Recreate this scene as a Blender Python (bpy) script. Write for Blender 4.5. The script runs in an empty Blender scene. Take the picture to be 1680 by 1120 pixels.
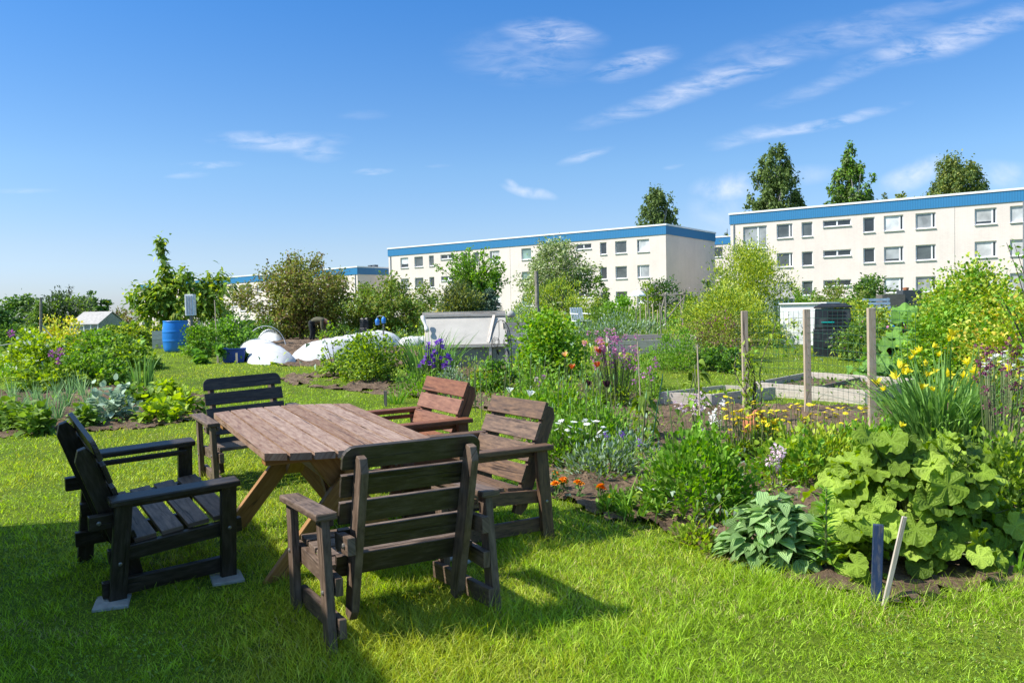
import bpy, math, random
import numpy as np
from mathutils import Vector, Matrix, Quaternion

S = bpy.context.scene
COL = S.collection
R = math.radians
rng = np.random.default_rng(11)
random.seed(11)

# ---------------------------------------------------------------- camera, sky, sun, exposure
F, PITCH, ROLL, EYE = 1350.0, -0.033, 0.0196, 1.3      # focal length in pixels of a 1680-wide picture
cam = bpy.data.cameras.new('camera')
cam.sensor_width = 36.0
cam.lens = F / 1680.0 * 36.0
cam.clip_start, cam.clip_end = 0.05, 5000
camo = bpy.data.objects.new('camera', cam)
COL.objects.link(camo)
camo.matrix_world = Matrix.Translation((0, 0, EYE)) @ Matrix.Rotation(R(90) + PITCH, 4, 'X') @ Matrix.Rotation(-ROLL, 4, 'Z')
S.camera = camo

SUN_AZ, SUN_EL = 258.0, 49.0                            # compass bearing from +Y, elevation
SUN_STRENGTH, SKY_STRENGTH, EXPOSURE = 4.9, 0.10, 0.57
to_sun = Vector((math.sin(R(SUN_AZ)) * math.cos(R(SUN_EL)), math.cos(R(SUN_AZ)) * math.cos(R(SUN_EL)), math.sin(R(SUN_EL))))
sl = bpy.data.lights.new('sun', 'SUN')
sl.energy, sl.angle, sl.color = SUN_STRENGTH, R(0.53), (1.0, 0.955, 0.88)
so = bpy.data.objects.new('sun', sl)
so.rotation_mode = 'QUATERNION'
so.rotation_quaternion = to_sun.to_track_quat('Z', 'Y')
COL.objects.link(so)

S.view_settings.view_transform = 'Standard'
S.view_settings.look = 'None'
S.view_settings.gamma = 1
S.view_settings.exposure = EXPOSURE
S.render.engine = 'CYCLES'
S.cycles.max_bounces = 6
S.cycles.diffuse_bounces = 3
S.cycles.transmission_bounces = 4
S.cycles.transparent_max_bounces = 6

W = bpy.data.worlds.new('World')
S.world = W
W.use_nodes = True
wt = W.node_tree
wt.nodes.clear()


def N(tree, typ, ins=None, **attrs):
    n = tree.nodes.new(typ)
    for k, v in attrs.items():
        setattr(n, k, v)
    for k, v in (ins or {}).items():
        s = n.inputs[k]
        if isinstance(v, bpy.types.NodeSocket):
            tree.links.new(v, s)
        else:
            s.default_value = v
    return n


def M(tree, op, a, b=None, c=None, clamp=False):
    n = tree.nodes.new('ShaderNodeMath')
    n.operation = op
    n.use_clamp = clamp
    for i, v in enumerate((a, b, c)):
        if v is None:
            continue
        if isinstance(v, bpy.types.NodeSocket):
            tree.links.new(v, n.inputs[i])
        else:
            n.inputs[i].default_value = v
    return n.outputs[0]


def ramp(t, fac, stops):
    r = t.nodes.new('ShaderNodeValToRGB')
    e = r.color_ramp.elements
    while len(e) < len(stops):
        e.new(.5)
    for k, (p, c) in enumerate(stops):
        e[k].position = p
        e[k].color = (*c, 1)
    t.links.new(fac, r.inputs[0])
    return r.outputs[0]


def build_sky():
    sky = N(wt, 'ShaderNodeTexSky', sky_type='NISHITA', sun_disc=False, sun_elevation=R(SUN_EL), sun_rotation=R(SUN_AZ),
            altitude=0.0, air_density=1.0, dust_density=0.6, ozone_density=2.5)
    hs = N(wt, 'ShaderNodeHueSaturation', {'Hue': 0.508, 'Saturation': 1.2, 'Value': 1.35, 'Color': sky.outputs[0]})
    tc = N(wt, 'ShaderNodeTexCoord')
    sep = N(wt, 'ShaderNodeSeparateXYZ', {0: tc.outputs['Generated']})
    x, y, z = sep.outputs
    gr = ramp(wt, z, [(0, (.60, .66, 1.0)), (.083, (.70, .72, .84)), (.17, (.70, .81, .86)), (.24, (.60, .79, .88)), (.37, (.40, .76, .94)), (.44, (.46, .80, .95)), (.62, (1.75, 1.75, 1.35))])  # last stop over-brightens the unseen sky overhead, added fill for shaded areas
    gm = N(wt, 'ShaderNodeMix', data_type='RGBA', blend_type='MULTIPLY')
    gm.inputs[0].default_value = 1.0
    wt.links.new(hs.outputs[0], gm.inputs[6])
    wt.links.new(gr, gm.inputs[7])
    yc = M(wt, 'MAXIMUM', y, 0.15)
    u = M(wt, 'DIVIDE', x, yc)
    v = M(wt, 'DIVIDE', z, yc)
    front = M(wt, 'GREATER_THAN', y, 0.15)
    # thin summer clouds: (u, v, half length, half height, tilt, strength, streak)
    clouds = []
    for (cx, cy, a, b, t, st, k) in (
            (905, 58, 80, 24, -.12, .62, 1), (860, 95, 110, 42, -.1, .24, 1), (835, 122, 55, 12, -.2, .25, 1), (1040, 104, 70, 20, .22, .62, 1), (1150, 142, 185, 19, .27, .62, 1), (1030, 182, 60, 14, .2, .35, 1),
            (1560, 62, 170, 24, .24, .62, 1), (1400, 55, 130, 30, .1, .3, 1), (1480, 20, 150, 16, .15, .22, 1), (1250, 90, 120, 26, .2, .22, 1), (1330, 208, 140, 9, .17, .66, 1), (1240, 222, 70, 14, .12, .35, 1),
            (1380, 130, 130, 14, .3, .25, 1), (960, 259, 42, 8, .22, .5, 1), (868, 314, 40, 9, -.25, .8, 0), (842, 302, 14, 7, -.6, .55, 0), (1192, 306, 52, 24, .05, .7, 0), (1180, 345, 46, 44, 0, .3, 0), (1300, 290, 70, 16, .1, .3, 0),
            (1500, 288, 56, 22, .3, .62, 0), (1640, 285, 60, 22, -.1, .42, 0), (1105, 270, 16, 4, .2, .3, 1), (455, 230, 100, 15, -.06, .55, 1), (515, 245, 45, 14, -.2, .42, 1), (346, 270, 48, 5, .03, .6, 1),
            (308, 288, 34, 5, .1, .3, 1), (612, 283, 30, 5, -.05, .5, 1), (720, 275, 20, 3, 0, .25, 1), (40, 313, 50, 5, 0, .22, 1), (600, 190, 45, 8, .05, .12, 1)):
        dx, dy = cx - 840.0, cy - 560.0
        cr, sr = math.cos(ROLL), math.sin(ROLL)
        uu, vv = (cr * dx - sr * dy) / F, -(sr * dx + cr * dy) / F
        yy = math.cos(PITCH) - vv * math.sin(PITCH)
        clouds.append((uu / yy, (math.sin(PITCH) + vv * math.cos(PITCH)) / yy, a / F, b / F, t + .02, st, k))
    comb = N(wt, 'ShaderNodeCombineXYZ', {0: u, 1: v, 2: 0.0})
    mp = N(wt, 'ShaderNodeMapping', {'Vector': comb.outputs[0], 'Rotation': (0, 0, -0.2), 'Scale': (12, 44, 1)})
    n1 = N(wt, 'ShaderNodeTexNoise', {'Vector': mp.outputs[0], 'Scale': 1.6, 'Detail': 9.0, 'Roughness': 0.62, 'Distortion': 0.5})
    n2 = N(wt, 'ShaderNodeTexNoise', {'Vector': comb.outputs[0], 'Scale': 22.0, 'Detail': 8.0, 'Roughness': 0.6, 'Distortion': 0.3})
    nw = N(wt, 'ShaderNodeTexNoise', {'Vector': comb.outputs[0], 'Scale': 9.0, 'Detail': 3.0})
    r1 = N(wt, 'ShaderNodeMapRange', {'Value': n1.outputs[0], 'From Min': .36, 'From Max': .68})
    r2 = N(wt, 'ShaderNodeMapRange', {'Value': n2.outputs[0], 'From Min': .32, 'From Max': .62})
    wob = M(wt, 'MULTIPLY', M(wt, 'SUBTRACT', nw.outputs[0], 0.5), 0.022)
    tot = None
    for (cu, cv, a, b, t, st, k) in clouds:
        du = M(wt, 'SUBTRACT', u, cu)
        dv = M(wt, 'SUBTRACT', M(wt, 'ADD', v, wob), cv)
        c, s = math.cos(t), math.sin(t)
        p = M(wt, 'DIVIDE', M(wt, 'MULTIPLY_ADD', dv, s, M(wt, 'MULTIPLY', du, c)), a)
        q = M(wt, 'DIVIDE', M(wt, 'MULTIPLY_ADD', du, -s, M(wt, 'MULTIPLY', dv, c)), b)
        d2 = M(wt, 'ADD', M(wt, 'MULTIPLY', p, p), M(wt, 'MULTIPLY', q, q))
        f = M(wt, 'POWER', M(wt, 'SUBTRACT', 1.0, M(wt, 'MULTIPLY', d2, 0.6), clamp=True), 1.5)
        f = M(wt, 'MULTIPLY', f, M(wt, 'MULTIPLY', (r1 if k else r2).outputs[0], st * .74))
        tot = f if tot is None else M(wt, 'MAXIMUM', tot, f)
    tot = M(wt, 'MULTIPLY', M(wt, 'MULTIPLY', tot, front), 0.95, clamp=True)
    mixc = N(wt, 'ShaderNodeMix', data_type='RGBA')
    wt.links.new(tot, mixc.inputs[0])
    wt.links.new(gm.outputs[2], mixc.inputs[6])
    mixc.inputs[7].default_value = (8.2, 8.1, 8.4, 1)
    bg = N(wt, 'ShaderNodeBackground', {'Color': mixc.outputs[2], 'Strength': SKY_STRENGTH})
    out = N(wt, 'ShaderNodeOutputWorld')
    wt.links.new(bg.outputs[0], out.inputs[0])


build_sky()


# ---------------------------------------------------------------- terrain height and picture-to-ground helpers
def gz(x, y):
    x = np.asarray(x, float)
    y = np.asarray(y, float)
    yy = np.clip(y, -6, 160)
    w = np.clip((20 - yy) / 10, 0, 1)
    b = -.010 * np.clip(x, -8, 8) * w + .028 * (np.minimum(yy, 25) - 4)
    t = x / np.maximum(yy, 1)
    s = np.clip(.001 + .055 * t, -.02, .026)
    return b + np.maximum(yy - 25, 0) * s


def ray(px, py):
    du, dv = px - 840.0, py - 560.0
    c, s = math.cos(ROLL), math.sin(ROLL)
    u, v = (c * du - s * dv) / F, (s * du + c * dv) / F
    d = np.array([u, math.cos(PITCH) + v * math.sin(PITCH), math.sin(PITCH) - v * math.cos(PITCH)])
    return d / d[1]


def at(px, py, Y):
    return np.array([0, 0, EYE]) + ray(px, py) * Y


def gp(px, py):
    d = ray(px, py)
    lo, hi = 0.5, 0.5
    while hi < 300:
        if EYE + d[2] * hi < gz(d[0] * hi, hi):
            break
        lo, hi = hi, hi * 1.03 + .02
    for _ in range(30):
        m = (lo + hi) / 2
        if EYE + d[2] * m < gz(d[0] * m, m):
            hi = m
        else:
            lo = m
    return np.array([d[0] * hi, hi, float(gz(d[0] * hi, hi))])


# ---------------------------------------------------------------- mesh building
class MB:
    def __init__(self):
        self.V, self.Fs, self.n = [], [], 0

    def add(self, V, Fc, mat=0, uv=None):
        V = np.asarray(V, float).reshape(-1, 3)
        Fc = np.asarray(Fc, int)
        self.V.append(V)
        self.Fs.append((Fc + self.n, mat, uv))
        self.n += len(V)

    def build(self, name, mats, parent=None, loc=None, smooth=False, bevel=0.0):
        if not isinstance(mats, (list, tuple)):
            mats = [mats]
        me = bpy.data.meshes.new(name)
        V = np.concatenate(self.V) if self.V else np.zeros((0, 3))
        idx = np.concatenate([f.ravel() for f, m, u in self.Fs])
        tot = np.concatenate([np.full(len(f), f.shape[1]) for f, m, u in self.Fs])
        mi = np.concatenate([np.full(len(f), m) for f, m, u in self.Fs])
        me.vertices.add(len(V))
        me.vertices.foreach_set('co', V.astype(np.float32).ravel())
        me.loops.add(len(idx))
        me.loops.foreach_set('vertex_index', idx.astype(np.int32))
        me.polygons.add(len(tot))
        me.polygons.foreach_set('loop_start', (np.cumsum(tot) - tot).astype(np.int32))
        me.polygons.foreach_set('material_index', mi.astype(np.int32))
        me.polygons.foreach_set('use_smooth', np.full(len(tot), bool(smooth)))
        if any(u is not None for f, m, u in self.Fs):
            uvs = np.concatenate([(np.asarray(u, float).reshape(-1, 2) if u is not None else np.zeros((f.size, 2))) for f, m, u in self.Fs])
            lay = me.uv_layers.new(name='UVMap')
            lay.data.foreach_set('uv', uvs.astype(np.float32).ravel())
        for m in mats:
            me.materials.append(m)
        me.update(calc_edges=True)
        o = bpy.data.objects.new(name, me)
        COL.objects.link(o)
        if parent is not None:
            o.parent = parent
        if loc is not None:
            o.location = loc
        if bevel:
            b = o.modifiers.new('bevel', 'BEVEL')
            b.width, b.segments, b.limit_method = bevel, 2, 'ANGLE'
        return o

    # -- solids
    def beam(self, p0, p1, w, t, up=(0, 0, 1), mat=0, w1=None, t1=None, edge=None):
        """board from p0 to p1: w across, t along `up`; UV u runs along the grain"""
        p0, p1, up = (np.asarray(a, float) for a in (p0, p1, up))
        d = p1 - p0
        L = np.linalg.norm(d)
        d /= L
        s = np.cross(d, up)
        s /= np.linalg.norm(s)
        n = np.cross(s, d)
        w1, t1 = w1 or w, t1 or t
        V = []
        for p, ww, tt in ((p0, w, t), (p1, w1, t1)):
            for a, b in ((-1, -1), (1, -1), (1, 1), (-1, 1)):
                V.append(p + s * a * ww / 2 + n * b * tt / 2)
        Fc = [(0, 4, 5, 1), (1, 5, 6, 2), (2, 6, 7, 3), (3, 7, 4, 0), (0, 1, 2, 3), (4, 7, 6, 5)]
        u0, v0 = random.random() * 20, random.random() * 20
        uv = []
        for k, ww in enumerate((w, t, w, t)):
            uv += [(u0, v0 + k), (u0 + L, v0 + k), (u0 + L, v0 + k + ww), (u0, v0 + k + ww)]
        for k in range(2):
            uv += [(u0 + 5, v0), (u0 + 5 + .02, v0 + w), (u0 + 5 + .02, v0 + w + t), (u0 + 5, v0 + t)]
        if edge is None:
            self.add(V, Fc, mat, uv)
        else:
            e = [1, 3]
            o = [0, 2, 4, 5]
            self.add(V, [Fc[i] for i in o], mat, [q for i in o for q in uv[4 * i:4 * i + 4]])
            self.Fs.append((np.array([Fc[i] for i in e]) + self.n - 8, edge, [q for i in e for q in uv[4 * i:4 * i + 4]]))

    def box(self, c, s, mat=0, rot=0.0):
        c, s = np.asarray(c, float), np.asarray(s, float) / 2
        V = np.array([(a, b, e) for e in (-1, 1) for a, b in ((-1, -1), (1, -1), (1, 1), (-1, 1))]) * s
        cr, sr = math.cos(rot), math.sin(rot)
        V = V @ np.array([[cr, sr, 0], [-sr, cr, 0], [0, 0, 1]]) + c
        self.add(V, [(3, 2, 1, 0), (4, 5, 6, 7), (0, 1, 5, 4), (1, 2, 6, 5), (2, 3, 7, 6), (3, 0, 4, 7)], mat,
                 np.tile([(0, 0), (1, 0), (1, 1), (0, 1)], (6, 1)) * max(s) * 2)

    def prism(self, poly, t, axis_o, ax, ay, an, mat=0):
        """polygon (2-D, counter-clockwise seen from +an) in the plane (ax, ay), thickness t along an"""
        o, ax, ay, an = (np.asarray(a, float) for a in (axis_o, ax, ay, an))
        P = np.array([o + ax * a + ay * b for a, b in poly])
        n = len(P)
        V = np.concatenate([P - an * t / 2, P + an * t / 2])
        u0, v0 = random.random() * 20, random.random() * 20
        pu = np.array([(u0 + a, v0 + b) for a, b in poly])
        self.add(V, [list(range(n))[::-1]], mat, pu[::-1])
        self.Fs.append((np.array([list(range(n, 2 * n))]) + self.n - 2 * n, mat, pu))
        q = [(i, (i + 1) % n, (i + 1) % n + n, i + n) for i in range(n)]
        uv = []
        for i in range(n):
            a, b = pu[i], pu[(i + 1) % n]
            uv += [a, b, b + .02, a + .02]
        self.Fs.append((np.array(q) + self.n - 2 * n, mat, np.array(uv)))

    def tube(self, pts, rad, sides=6, mat=0, cap=True):
        pts = np.asarray(pts, float)
        k = len(pts)
        rad = np.broadcast_to(np.asarray(rad, float), (k,))
        t = np.gradient(pts, axis=0)
        t /= np.linalg.norm(t, axis=1)[:, None] + 1e-12
        ref = np.array([0.0, 0, 1]) if abs(t[0][2]) < .9 else np.array([1.0, 0, 0])
        s = np.cross(t, ref)
        s /= np.linalg.norm(s, axis=1)[:, None] + 1e-12
        n = np.cross(s, t)
        a = np.arange(sides) * 2 * np.pi / sides
        V = pts[:, None] + (s[:, None] * np.cos(a)[None, :, None] + n[:, None] * np.sin(a)[None, :, None]) * rad[:, None, None]
        i = np.arange(k - 1)[:, None] * sides
        j = np.arange(sides)[None]
        jn = (j + 1) % sides
        Fc = np.stack([i + j, i + jn, i + sides + jn, i + sides + j], -1).reshape(-1, 4)
        self.add(V.reshape(-1, 3), Fc[:, ::-1], mat, None)
        if cap:
            b = self.n - k * sides
            self.Fs.append((np.array([[b + q for q in range(sides)]]), mat, None))
            self.Fs.append((np.array([[b + (k - 1) * sides + q for q in range(sides)][::-1]]), mat, None))

    def lathe(self, prof, c=(0, 0, 0), sides=24, mat=0):
        prof = np.asarray(prof, float)
        a = np.arange(sides) * 2 * np.pi / sides
        V = np.stack([prof[:, None, 0] * np.cos(a), prof[:, None, 0] * np.sin(a), np.broadcast_to(prof[:, None, 1], (len(prof), sides))], -1) + np.asarray(c, float)
        i = np.arange(len(prof) - 1)[:, None] * sides
        j = np.arange(sides)[None]
        jn = (j + 1) % sides
        self.add(V.reshape(-1, 3), np.stack([i + j, i + jn, i + sides + jn, i + sides + j], -1).reshape(-1, 4), mat)

    # -- leaves: one island each
    def leaves(self, P, D, L, Wd, prof='ovate', droop=0.0, fold=0.25, up=None, mat=0, twist=0.0):
        P, D = np.asarray(P, float).reshape(-1, 3), np.asarray(D, float).reshape(-1, 3)
        n = len(P)
        if n == 0:
            return
        D = D / (np.linalg.norm(D, axis=1)[:, None] + 1e-9)
        L = np.broadcast_to(np.asarray(L, float), (n,))[:, None]
        Wd = np.broadcast_to(np.asarray(Wd, float), (n,))[:, None]
        U = np.tile([0.0, 0, 1], (n, 1)) if up is None else np.broadcast_to(np.asarray(up, float), (n, 3))
        U = U + rng.normal(0, .25 + twist, (n, 3))
        s = np.cross(D, U)
        s /= np.linalg.norm(s, axis=1)[:, None] + 1e-9
        nn = np.cross(s, D)
        if prof == 'cheap':
            l = P + D * L * .5 + s * Wd * .5 + nn * Wd * fold * .5
            r = P + D * L * .5 - s * Wd * .5 + nn * Wd * fold * .5
            tip = P + D * L
            tip[:, 2] -= (droop * L)[:, 0]
            V = np.stack([P, l, tip, r], 1)
            self.add(V.reshape(-1, 3), np.arange(4 * n).reshape(n, 4)[:, ::-1], mat)
            return
        st = PROF[prof]
        m = len(st)
        V = np.zeros((n, m, 3, 3))
        for i, (a, w) in enumerate(st):
            c = P + D * L * a
            c = c - np.array([0, 0, 1.0]) * (droop * L * a * a)
            off = s * Wd * w
            rise = nn * Wd * w * fold
            V[:, i, 0], V[:, i, 1], V[:, i, 2] = c - off + rise, c, c + off + rise
        b = (np.arange(n) * m * 3)[:, None, None]
        i = (np.arange(m - 1) * 3)[None, :, None]
        j = np.arange(2)[None, None, :]
        q = b + i + j
        Fc = np.stack([q, q + 1, q + 4, q + 3], -1).reshape(-1, 4)
        uvv = np.array([(x_, a_) for a_, w_ in st for x_ in (-1, 0, 1)])
        self.add(V.reshape(-1, 3), Fc, mat, uvv[Fc % (3 * m)].reshape(-1, 2))

    def blades(self, P, D, L, Wd, droop=0.3, mat=0, seg=3, pw=2.0):
        """flat tapering grass-like blades"""
        P, D = np.asarray(P, float).reshape(-1, 3), np.asarray(D, float).reshape(-1, 3)
        n = len(P)
        if n == 0:
            return
        D = D / np.linalg.norm(D, axis=1)[:, None]
        L = np.broadcast_to(np.asarray(L, float), (n,))
        Wd = np.broadcast_to(np.asarray(Wd, float), (n,))
        dr = np.broadcast_to(np.asarray(droop, float), (n,))
        a = rng.uniform(0, 2 * np.pi, n)
        s = np.stack([np.cos(a), np.sin(a), np.zeros(n)], 1)
        hz = D * [1, 1, 0]
        hz = hz / (np.linalg.norm(hz, axis=1)[:, None] + 1e-6)
        vs = []
        for k in range(seg):
            t = k / seg
            c = P + D * (L * t)[:, None] + hz * (dr * L * t ** pw * .8)[:, None]
            c[:, 2] -= dr * L * t ** (pw + .5) * .7
            w = (Wd * (1 - t ** 1.6) * .5)[:, None]
            vs += [c - s * w, c + s * w]
        t = 1
        c = P + D * L[:, None] + hz * (dr * L * .8)[:, None]
        c[:, 2] -= dr * L * .7
        vs.append(c)
        k = 2 * seg + 1
        V = np.stack(vs, 1).reshape(-1, 3)
        b = np.arange(n)[:, None] * k
        base = self.n
        Q = np.concatenate([b + np.array([[2 * i, 2 * i + 1, 2 * i + 3, 2 * i + 2]]) for i in range(seg - 1)]) if seg > 1 else None
        T = b + np.array([[2 * seg - 2, 2 * seg - 1, 2 * seg]])
        self.V.append(V)
        self.n += len(V)
        if Q is not None:
            self.Fs.append((Q + base, mat, None))
        self.Fs.append((T + base, mat, None))

    def fans(self, P, Nn, D, Rr, lobes=7, depth=.22, mat=0, cup=.12, K=35, notch=.5):
        """broad lobed leaves, ruffled between radial veins"""
        P, Nn, D = (np.asarray(a, float).reshape(-1, 3) for a in (P, Nn, D))
        n = len(P)
        Nn = Nn / np.linalg.norm(Nn, axis=1)[:, None]
        D = D - Nn * (D * Nn).sum(1)[:, None]
        D = D / (np.linalg.norm(D, axis=1)[:, None] + 1e-9)
        Sd = np.cross(Nn, D)
        Rr = np.broadcast_to(np.asarray(Rr, float), (n,))
        a = np.linspace(-np.pi, np.pi, K, endpoint=False)
        lob = 1 - depth * (1 - np.abs(np.cos(a * lobes / 2))) - notch * np.exp(-((np.abs(a) - np.pi) / .22) ** 2)
        small = 1 + .05 * np.cos(a * lobes * 4)
        vs = [P]
        for fr in (.35, .7, 1.0):
            rr = fr * (lob * small if fr == 1 else 1 - (1 - lob) * fr)
            z = cup * fr ** 2 + .14 * fr * np.cos(a * lobes) + .05 * np.sin(a * 3 + 1) * fr ** 2 + .03 * fr * np.cos(a * lobes * 2 + .5)
            jig = rng.normal(0, .035 * fr, (n, K)) + .10 * fr ** 2 * np.sin(2 * a[None] + rng.uniform(0, 6, n)[:, None])
            bend = -.28 * fr ** 2 * np.clip(np.cos(a), -.2, 1)
            off = (D[:, None] * (rr * np.cos(a))[None, :, None] + Sd[:, None] * (rr * np.sin(a))[None, :, None]
                   + Nn[:, None] * (z[None] + bend[None] + jig)[:, :, None]) * Rr[:, None, None]
            vs.append((P[:, None] + off).reshape(n, K, 3))
        V = np.concatenate([P[:, None]] + vs[1:], 1)
        k = 1 + 3 * K
        base = self.n
        j = np.arange(K)
        jn = (j + 1) % K
        b = np.arange(n)[:, None, None] * k
        T = (b + np.stack([np.zeros(K, int), 1 + j, 1 + jn], 1)[None]).reshape(-1, 3)
        Q = np.concatenate([(b + np.stack([1 + r * K + j, 1 + (r + 1) * K + j, 1 + (r + 1) * K + jn, 1 + r * K + jn], 1)[None]).reshape(-1, 4) for r in range(2)])
        self.V.append(V.reshape(-1, 3))
        self.n += n * k
        ang = np.concatenate([[0], a, a, a])
        rad_ = np.concatenate([[0], np.full(K, .35), np.full(K, .7), np.ones(K)])
        def uvof(Fx):
            Fm = Fx % k
            A = ang[Fm].copy()
            if Fx.shape[1] == 3:
                A[:, 0] = A[:, 1]
            for c_ in range(1, Fx.shape[1]):
                A[:, c_] = np.where(A[:, c_] - A[:, 1] < -3, A[:, c_] + 2 * np.pi, A[:, c_])
            if Fx.shape[1] == 3:
                A[:, 0] = (A[:, 1] + A[:, 2]) / 2
            return np.stack([A, rad_[Fm]], -1).reshape(-1, 2)
        self.Fs.append((T + base, mat, uvof(T)))
        self.Fs.append((Q + base, mat, uvof(Q)))


PROF = {'heart5': [(0, .22), (.10, .40), (.28, .50), (.5, .46), (.72, .30), (.9, .10), (1, .01)],
        'ovate': [(0, .04), (.28, .46), (.62, .42), (1, .02)],
        'lance': [(0, .06), (.3, .5), (.65, .36), (1, .02)],
        'heart': [(0, .30), (.18, .5), (.45, .48), (.75, .28), (1, .02)],
        'obov': [(0, .08), (.4, .3), (.75, .5), (.93, .36), (1, .08)],
        'strap': [(0, .45), (.3, .5), (.6, .46), (.85, .3), (1, .03)],
        'petal': [(0, .1), (.5, .42), (.85, .45), (1, .15)]}


def empty(name, loc, label=None, cat=None, group=None, q=None):
    o = bpy.data.objects.new(name, None)
    o.empty_display_size = .1
    COL.objects.link(o)
    o.location = tuple(float(a) for a in loc)
    if q is not None:
        o.rotation_mode = 'QUATERNION'
        o.rotation_quaternion = q
    tag(o, label, cat, group)
    return o


def tag(o, label=None, cat=None, group=None, kind=None):
    if label:
        o['label'] = label
    if cat:
        o['category'] = cat
    if group:
        o['group'] = group
    if kind:
        o['kind'] = kind
    return o


def copy_thing(o, loc, rz=None, label=None, scale=None, parent=None):
    c = o.copy()
    COL.objects.link(c)
    if parent is not None:
        c.parent = parent
    else:
        c.location = tuple(float(a) for a in loc)
        if rz is not None:
            c.rotation_euler = (o.rotation_euler[0], o.rotation_euler[1], rz)
        if scale is not None:
            c.scale = (scale, scale, scale)
        if label:
            c['label'] = label
    for ch in [k for k in o.children]:
        copy_thing(ch, None, parent=c)
    return c


# ---------------------------------------------------------------- materials
MATS = {}


def newmat(name):
    m = bpy.data.materials.new(name)
    m.use_nodes = True
    t = m.node_tree
    t.nodes.clear()
    out = N(t, 'ShaderNodeOutputMaterial')
    MATS[name] = m
    return m, t, out


def leafmat(name, dark, mid, light, trans=.38, rough=.45, spec=.35, gain=1.52, veins=None):
    dark, mid, light = (tuple(min(.84, a * gain) for a in c) for c in (dark, mid, light))
    m, t, out = newmat(name)
    g = N(t, 'ShaderNodeNewGeometry')
    col = ramp(t, g.outputs['Random Per Island'], [(0, dark), (.5, mid), (1, light)])
    tc = N(t, 'ShaderNodeTexCoord')
    no = N(t, 'ShaderNodeTexNoise', {'Vector': tc.outputs['Object'], 'Scale': 9.0, 'Detail': 2.0})
    hv = N(t, 'ShaderNodeHueSaturation', {'Color': col, 'Value': M(t, 'MULTIPLY_ADD', no.outputs[0], .9, .58),
                                          'Hue': M(t, 'MULTIPLY_ADD', g.outputs['Random Per Island'], .024, .488)})
    if veins:
        uv = N(t, 'ShaderNodeUVMap')
        sx = N(t, 'ShaderNodeSeparateXYZ', {0: uv.outputs[0]})
        if veins == 'ribs':                              # long ribs curving to the tip
            w = M(t, 'ABSOLUTE', M(t, 'SINE', M(t, 'MULTIPLY', sx.outputs[0], 11.0)))
            hgt = w
            k = ramp(t, w, [(0, (.62, .62, .62)), (.45, (1, 1, 1))])
        else:                                            # main veins to each lobe with side veins
            w = M(t, 'ABSOLUTE', M(t, 'SINE', M(t, 'MULTIPLY', sx.outputs[0], veins / 2)))
            w2 = M(t, 'ABSOLUTE', M(t, 'SINE', M(t, 'MULTIPLY_ADD', sx.outputs[1], 15.0, M(t, 'MULTIPLY', w, -5.0))))
            hgt = M(t, 'MINIMUM', M(t, 'MULTIPLY', w, M(t, 'MULTIPLY_ADD', sx.outputs[1], 3.0, .6)), M(t, 'MULTIPLY_ADD', w2, .6, .35), clamp=True)
            k = ramp(t, hgt, [(0, (1.0, 1.0, .9)), (.22, (.80, .80, .72)), (.8, (.70, .70, .64))])
        mv = N(t, 'ShaderNodeMix', data_type='RGBA', blend_type='MULTIPLY')
        mv.inputs[0].default_value = 1.0
        t.links.new(hv.outputs[0], mv.inputs[6])
        t.links.new(k, mv.inputs[7])
        hv = N(t, 'ShaderNodeHueSaturation', {'Color': mv.outputs[2]})
    p = N(t, 'ShaderNodeBsdfPrincipled', {'Base Color': hv.outputs[0], 'Roughness': rough + .08, 'Specular IOR Level': spec * .6})
    if veins:
        bv = N(t, 'ShaderNodeBump', {'Height': hgt, 'Strength': .7, 'Distance': .006})
        t.links.new(bv.outputs[0], p.inputs['Normal'])
    tr = N(t, 'ShaderNodeHueSaturation', {'Color': hv.outputs[0], 'Saturation': 1.15, 'Value': 1.7, 'Hue': .492})
    tb = N(t, 'ShaderNodeBsdfTranslucent', {'Color': tr.outputs[0]})
    mx = N(t, 'ShaderNodeMixShader', {0: trans * .82, 1: p.outputs[0], 2: tb.outputs[0]})
    t.links.new(mx.outputs[0], out.inputs[0])
    return m


def plain(name, col, rough=.6, var=.25, scale=8.0, metal=0.0, spec=.4, bump=0.0, bscale=60.0, dirt=None):
    m, t, out = newmat(name)
    tc = N(t, 'ShaderNodeTexCoord')
    no = N(t, 'ShaderNodeTexNoise', {'Vector': tc.outputs['Object'], 'Scale': scale, 'Detail': 6.0, 'Roughness': .6})
    c = ramp(t, no.outputs[0], [(.3, tuple(a * (1 - var) for a in col)), (.7, tuple(min(1, a * (1 + var * .6)) for a in col))])
    if dirt:
        n2 = N(t, 'ShaderNodeTexNoise', {'Vector': tc.outputs['Object'], 'Scale': scale * .6, 'Detail': 8.0, 'Roughness': .7})
        mx = N(t, 'ShaderNodeMix', data_type='RGBA')
        t.links.new(ramp(t, n2.outputs[0], [(.5, (0, 0, 0)), (.75, (1, 1, 1))]), mx.inputs[0])
        t.links.new(c, mx.inputs[6])
        mx.inputs[7].default_value = (*dirt, 1)
        c = mx.outputs[2]
    p = N(t, 'ShaderNodeBsdfPrincipled', {'Base Color': c, 'Roughness': rough, 'Metallic': metal, 'Specular IOR Level': spec})
    if bump:
        nb = N(t, 'ShaderNodeTexNoise', {'Vector': tc.outputs['Object'], 'Scale': bscale, 'Detail': 5.0})
        b = N(t, 'ShaderNodeBump', {'Height': nb.outputs[0], 'Strength': bump, 'Distance': .02})
        t.links.new(b.outputs[0], p.inputs['Normal'])
    t.links.new(p.outputs[0], out.inputs[0])
    return m


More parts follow.
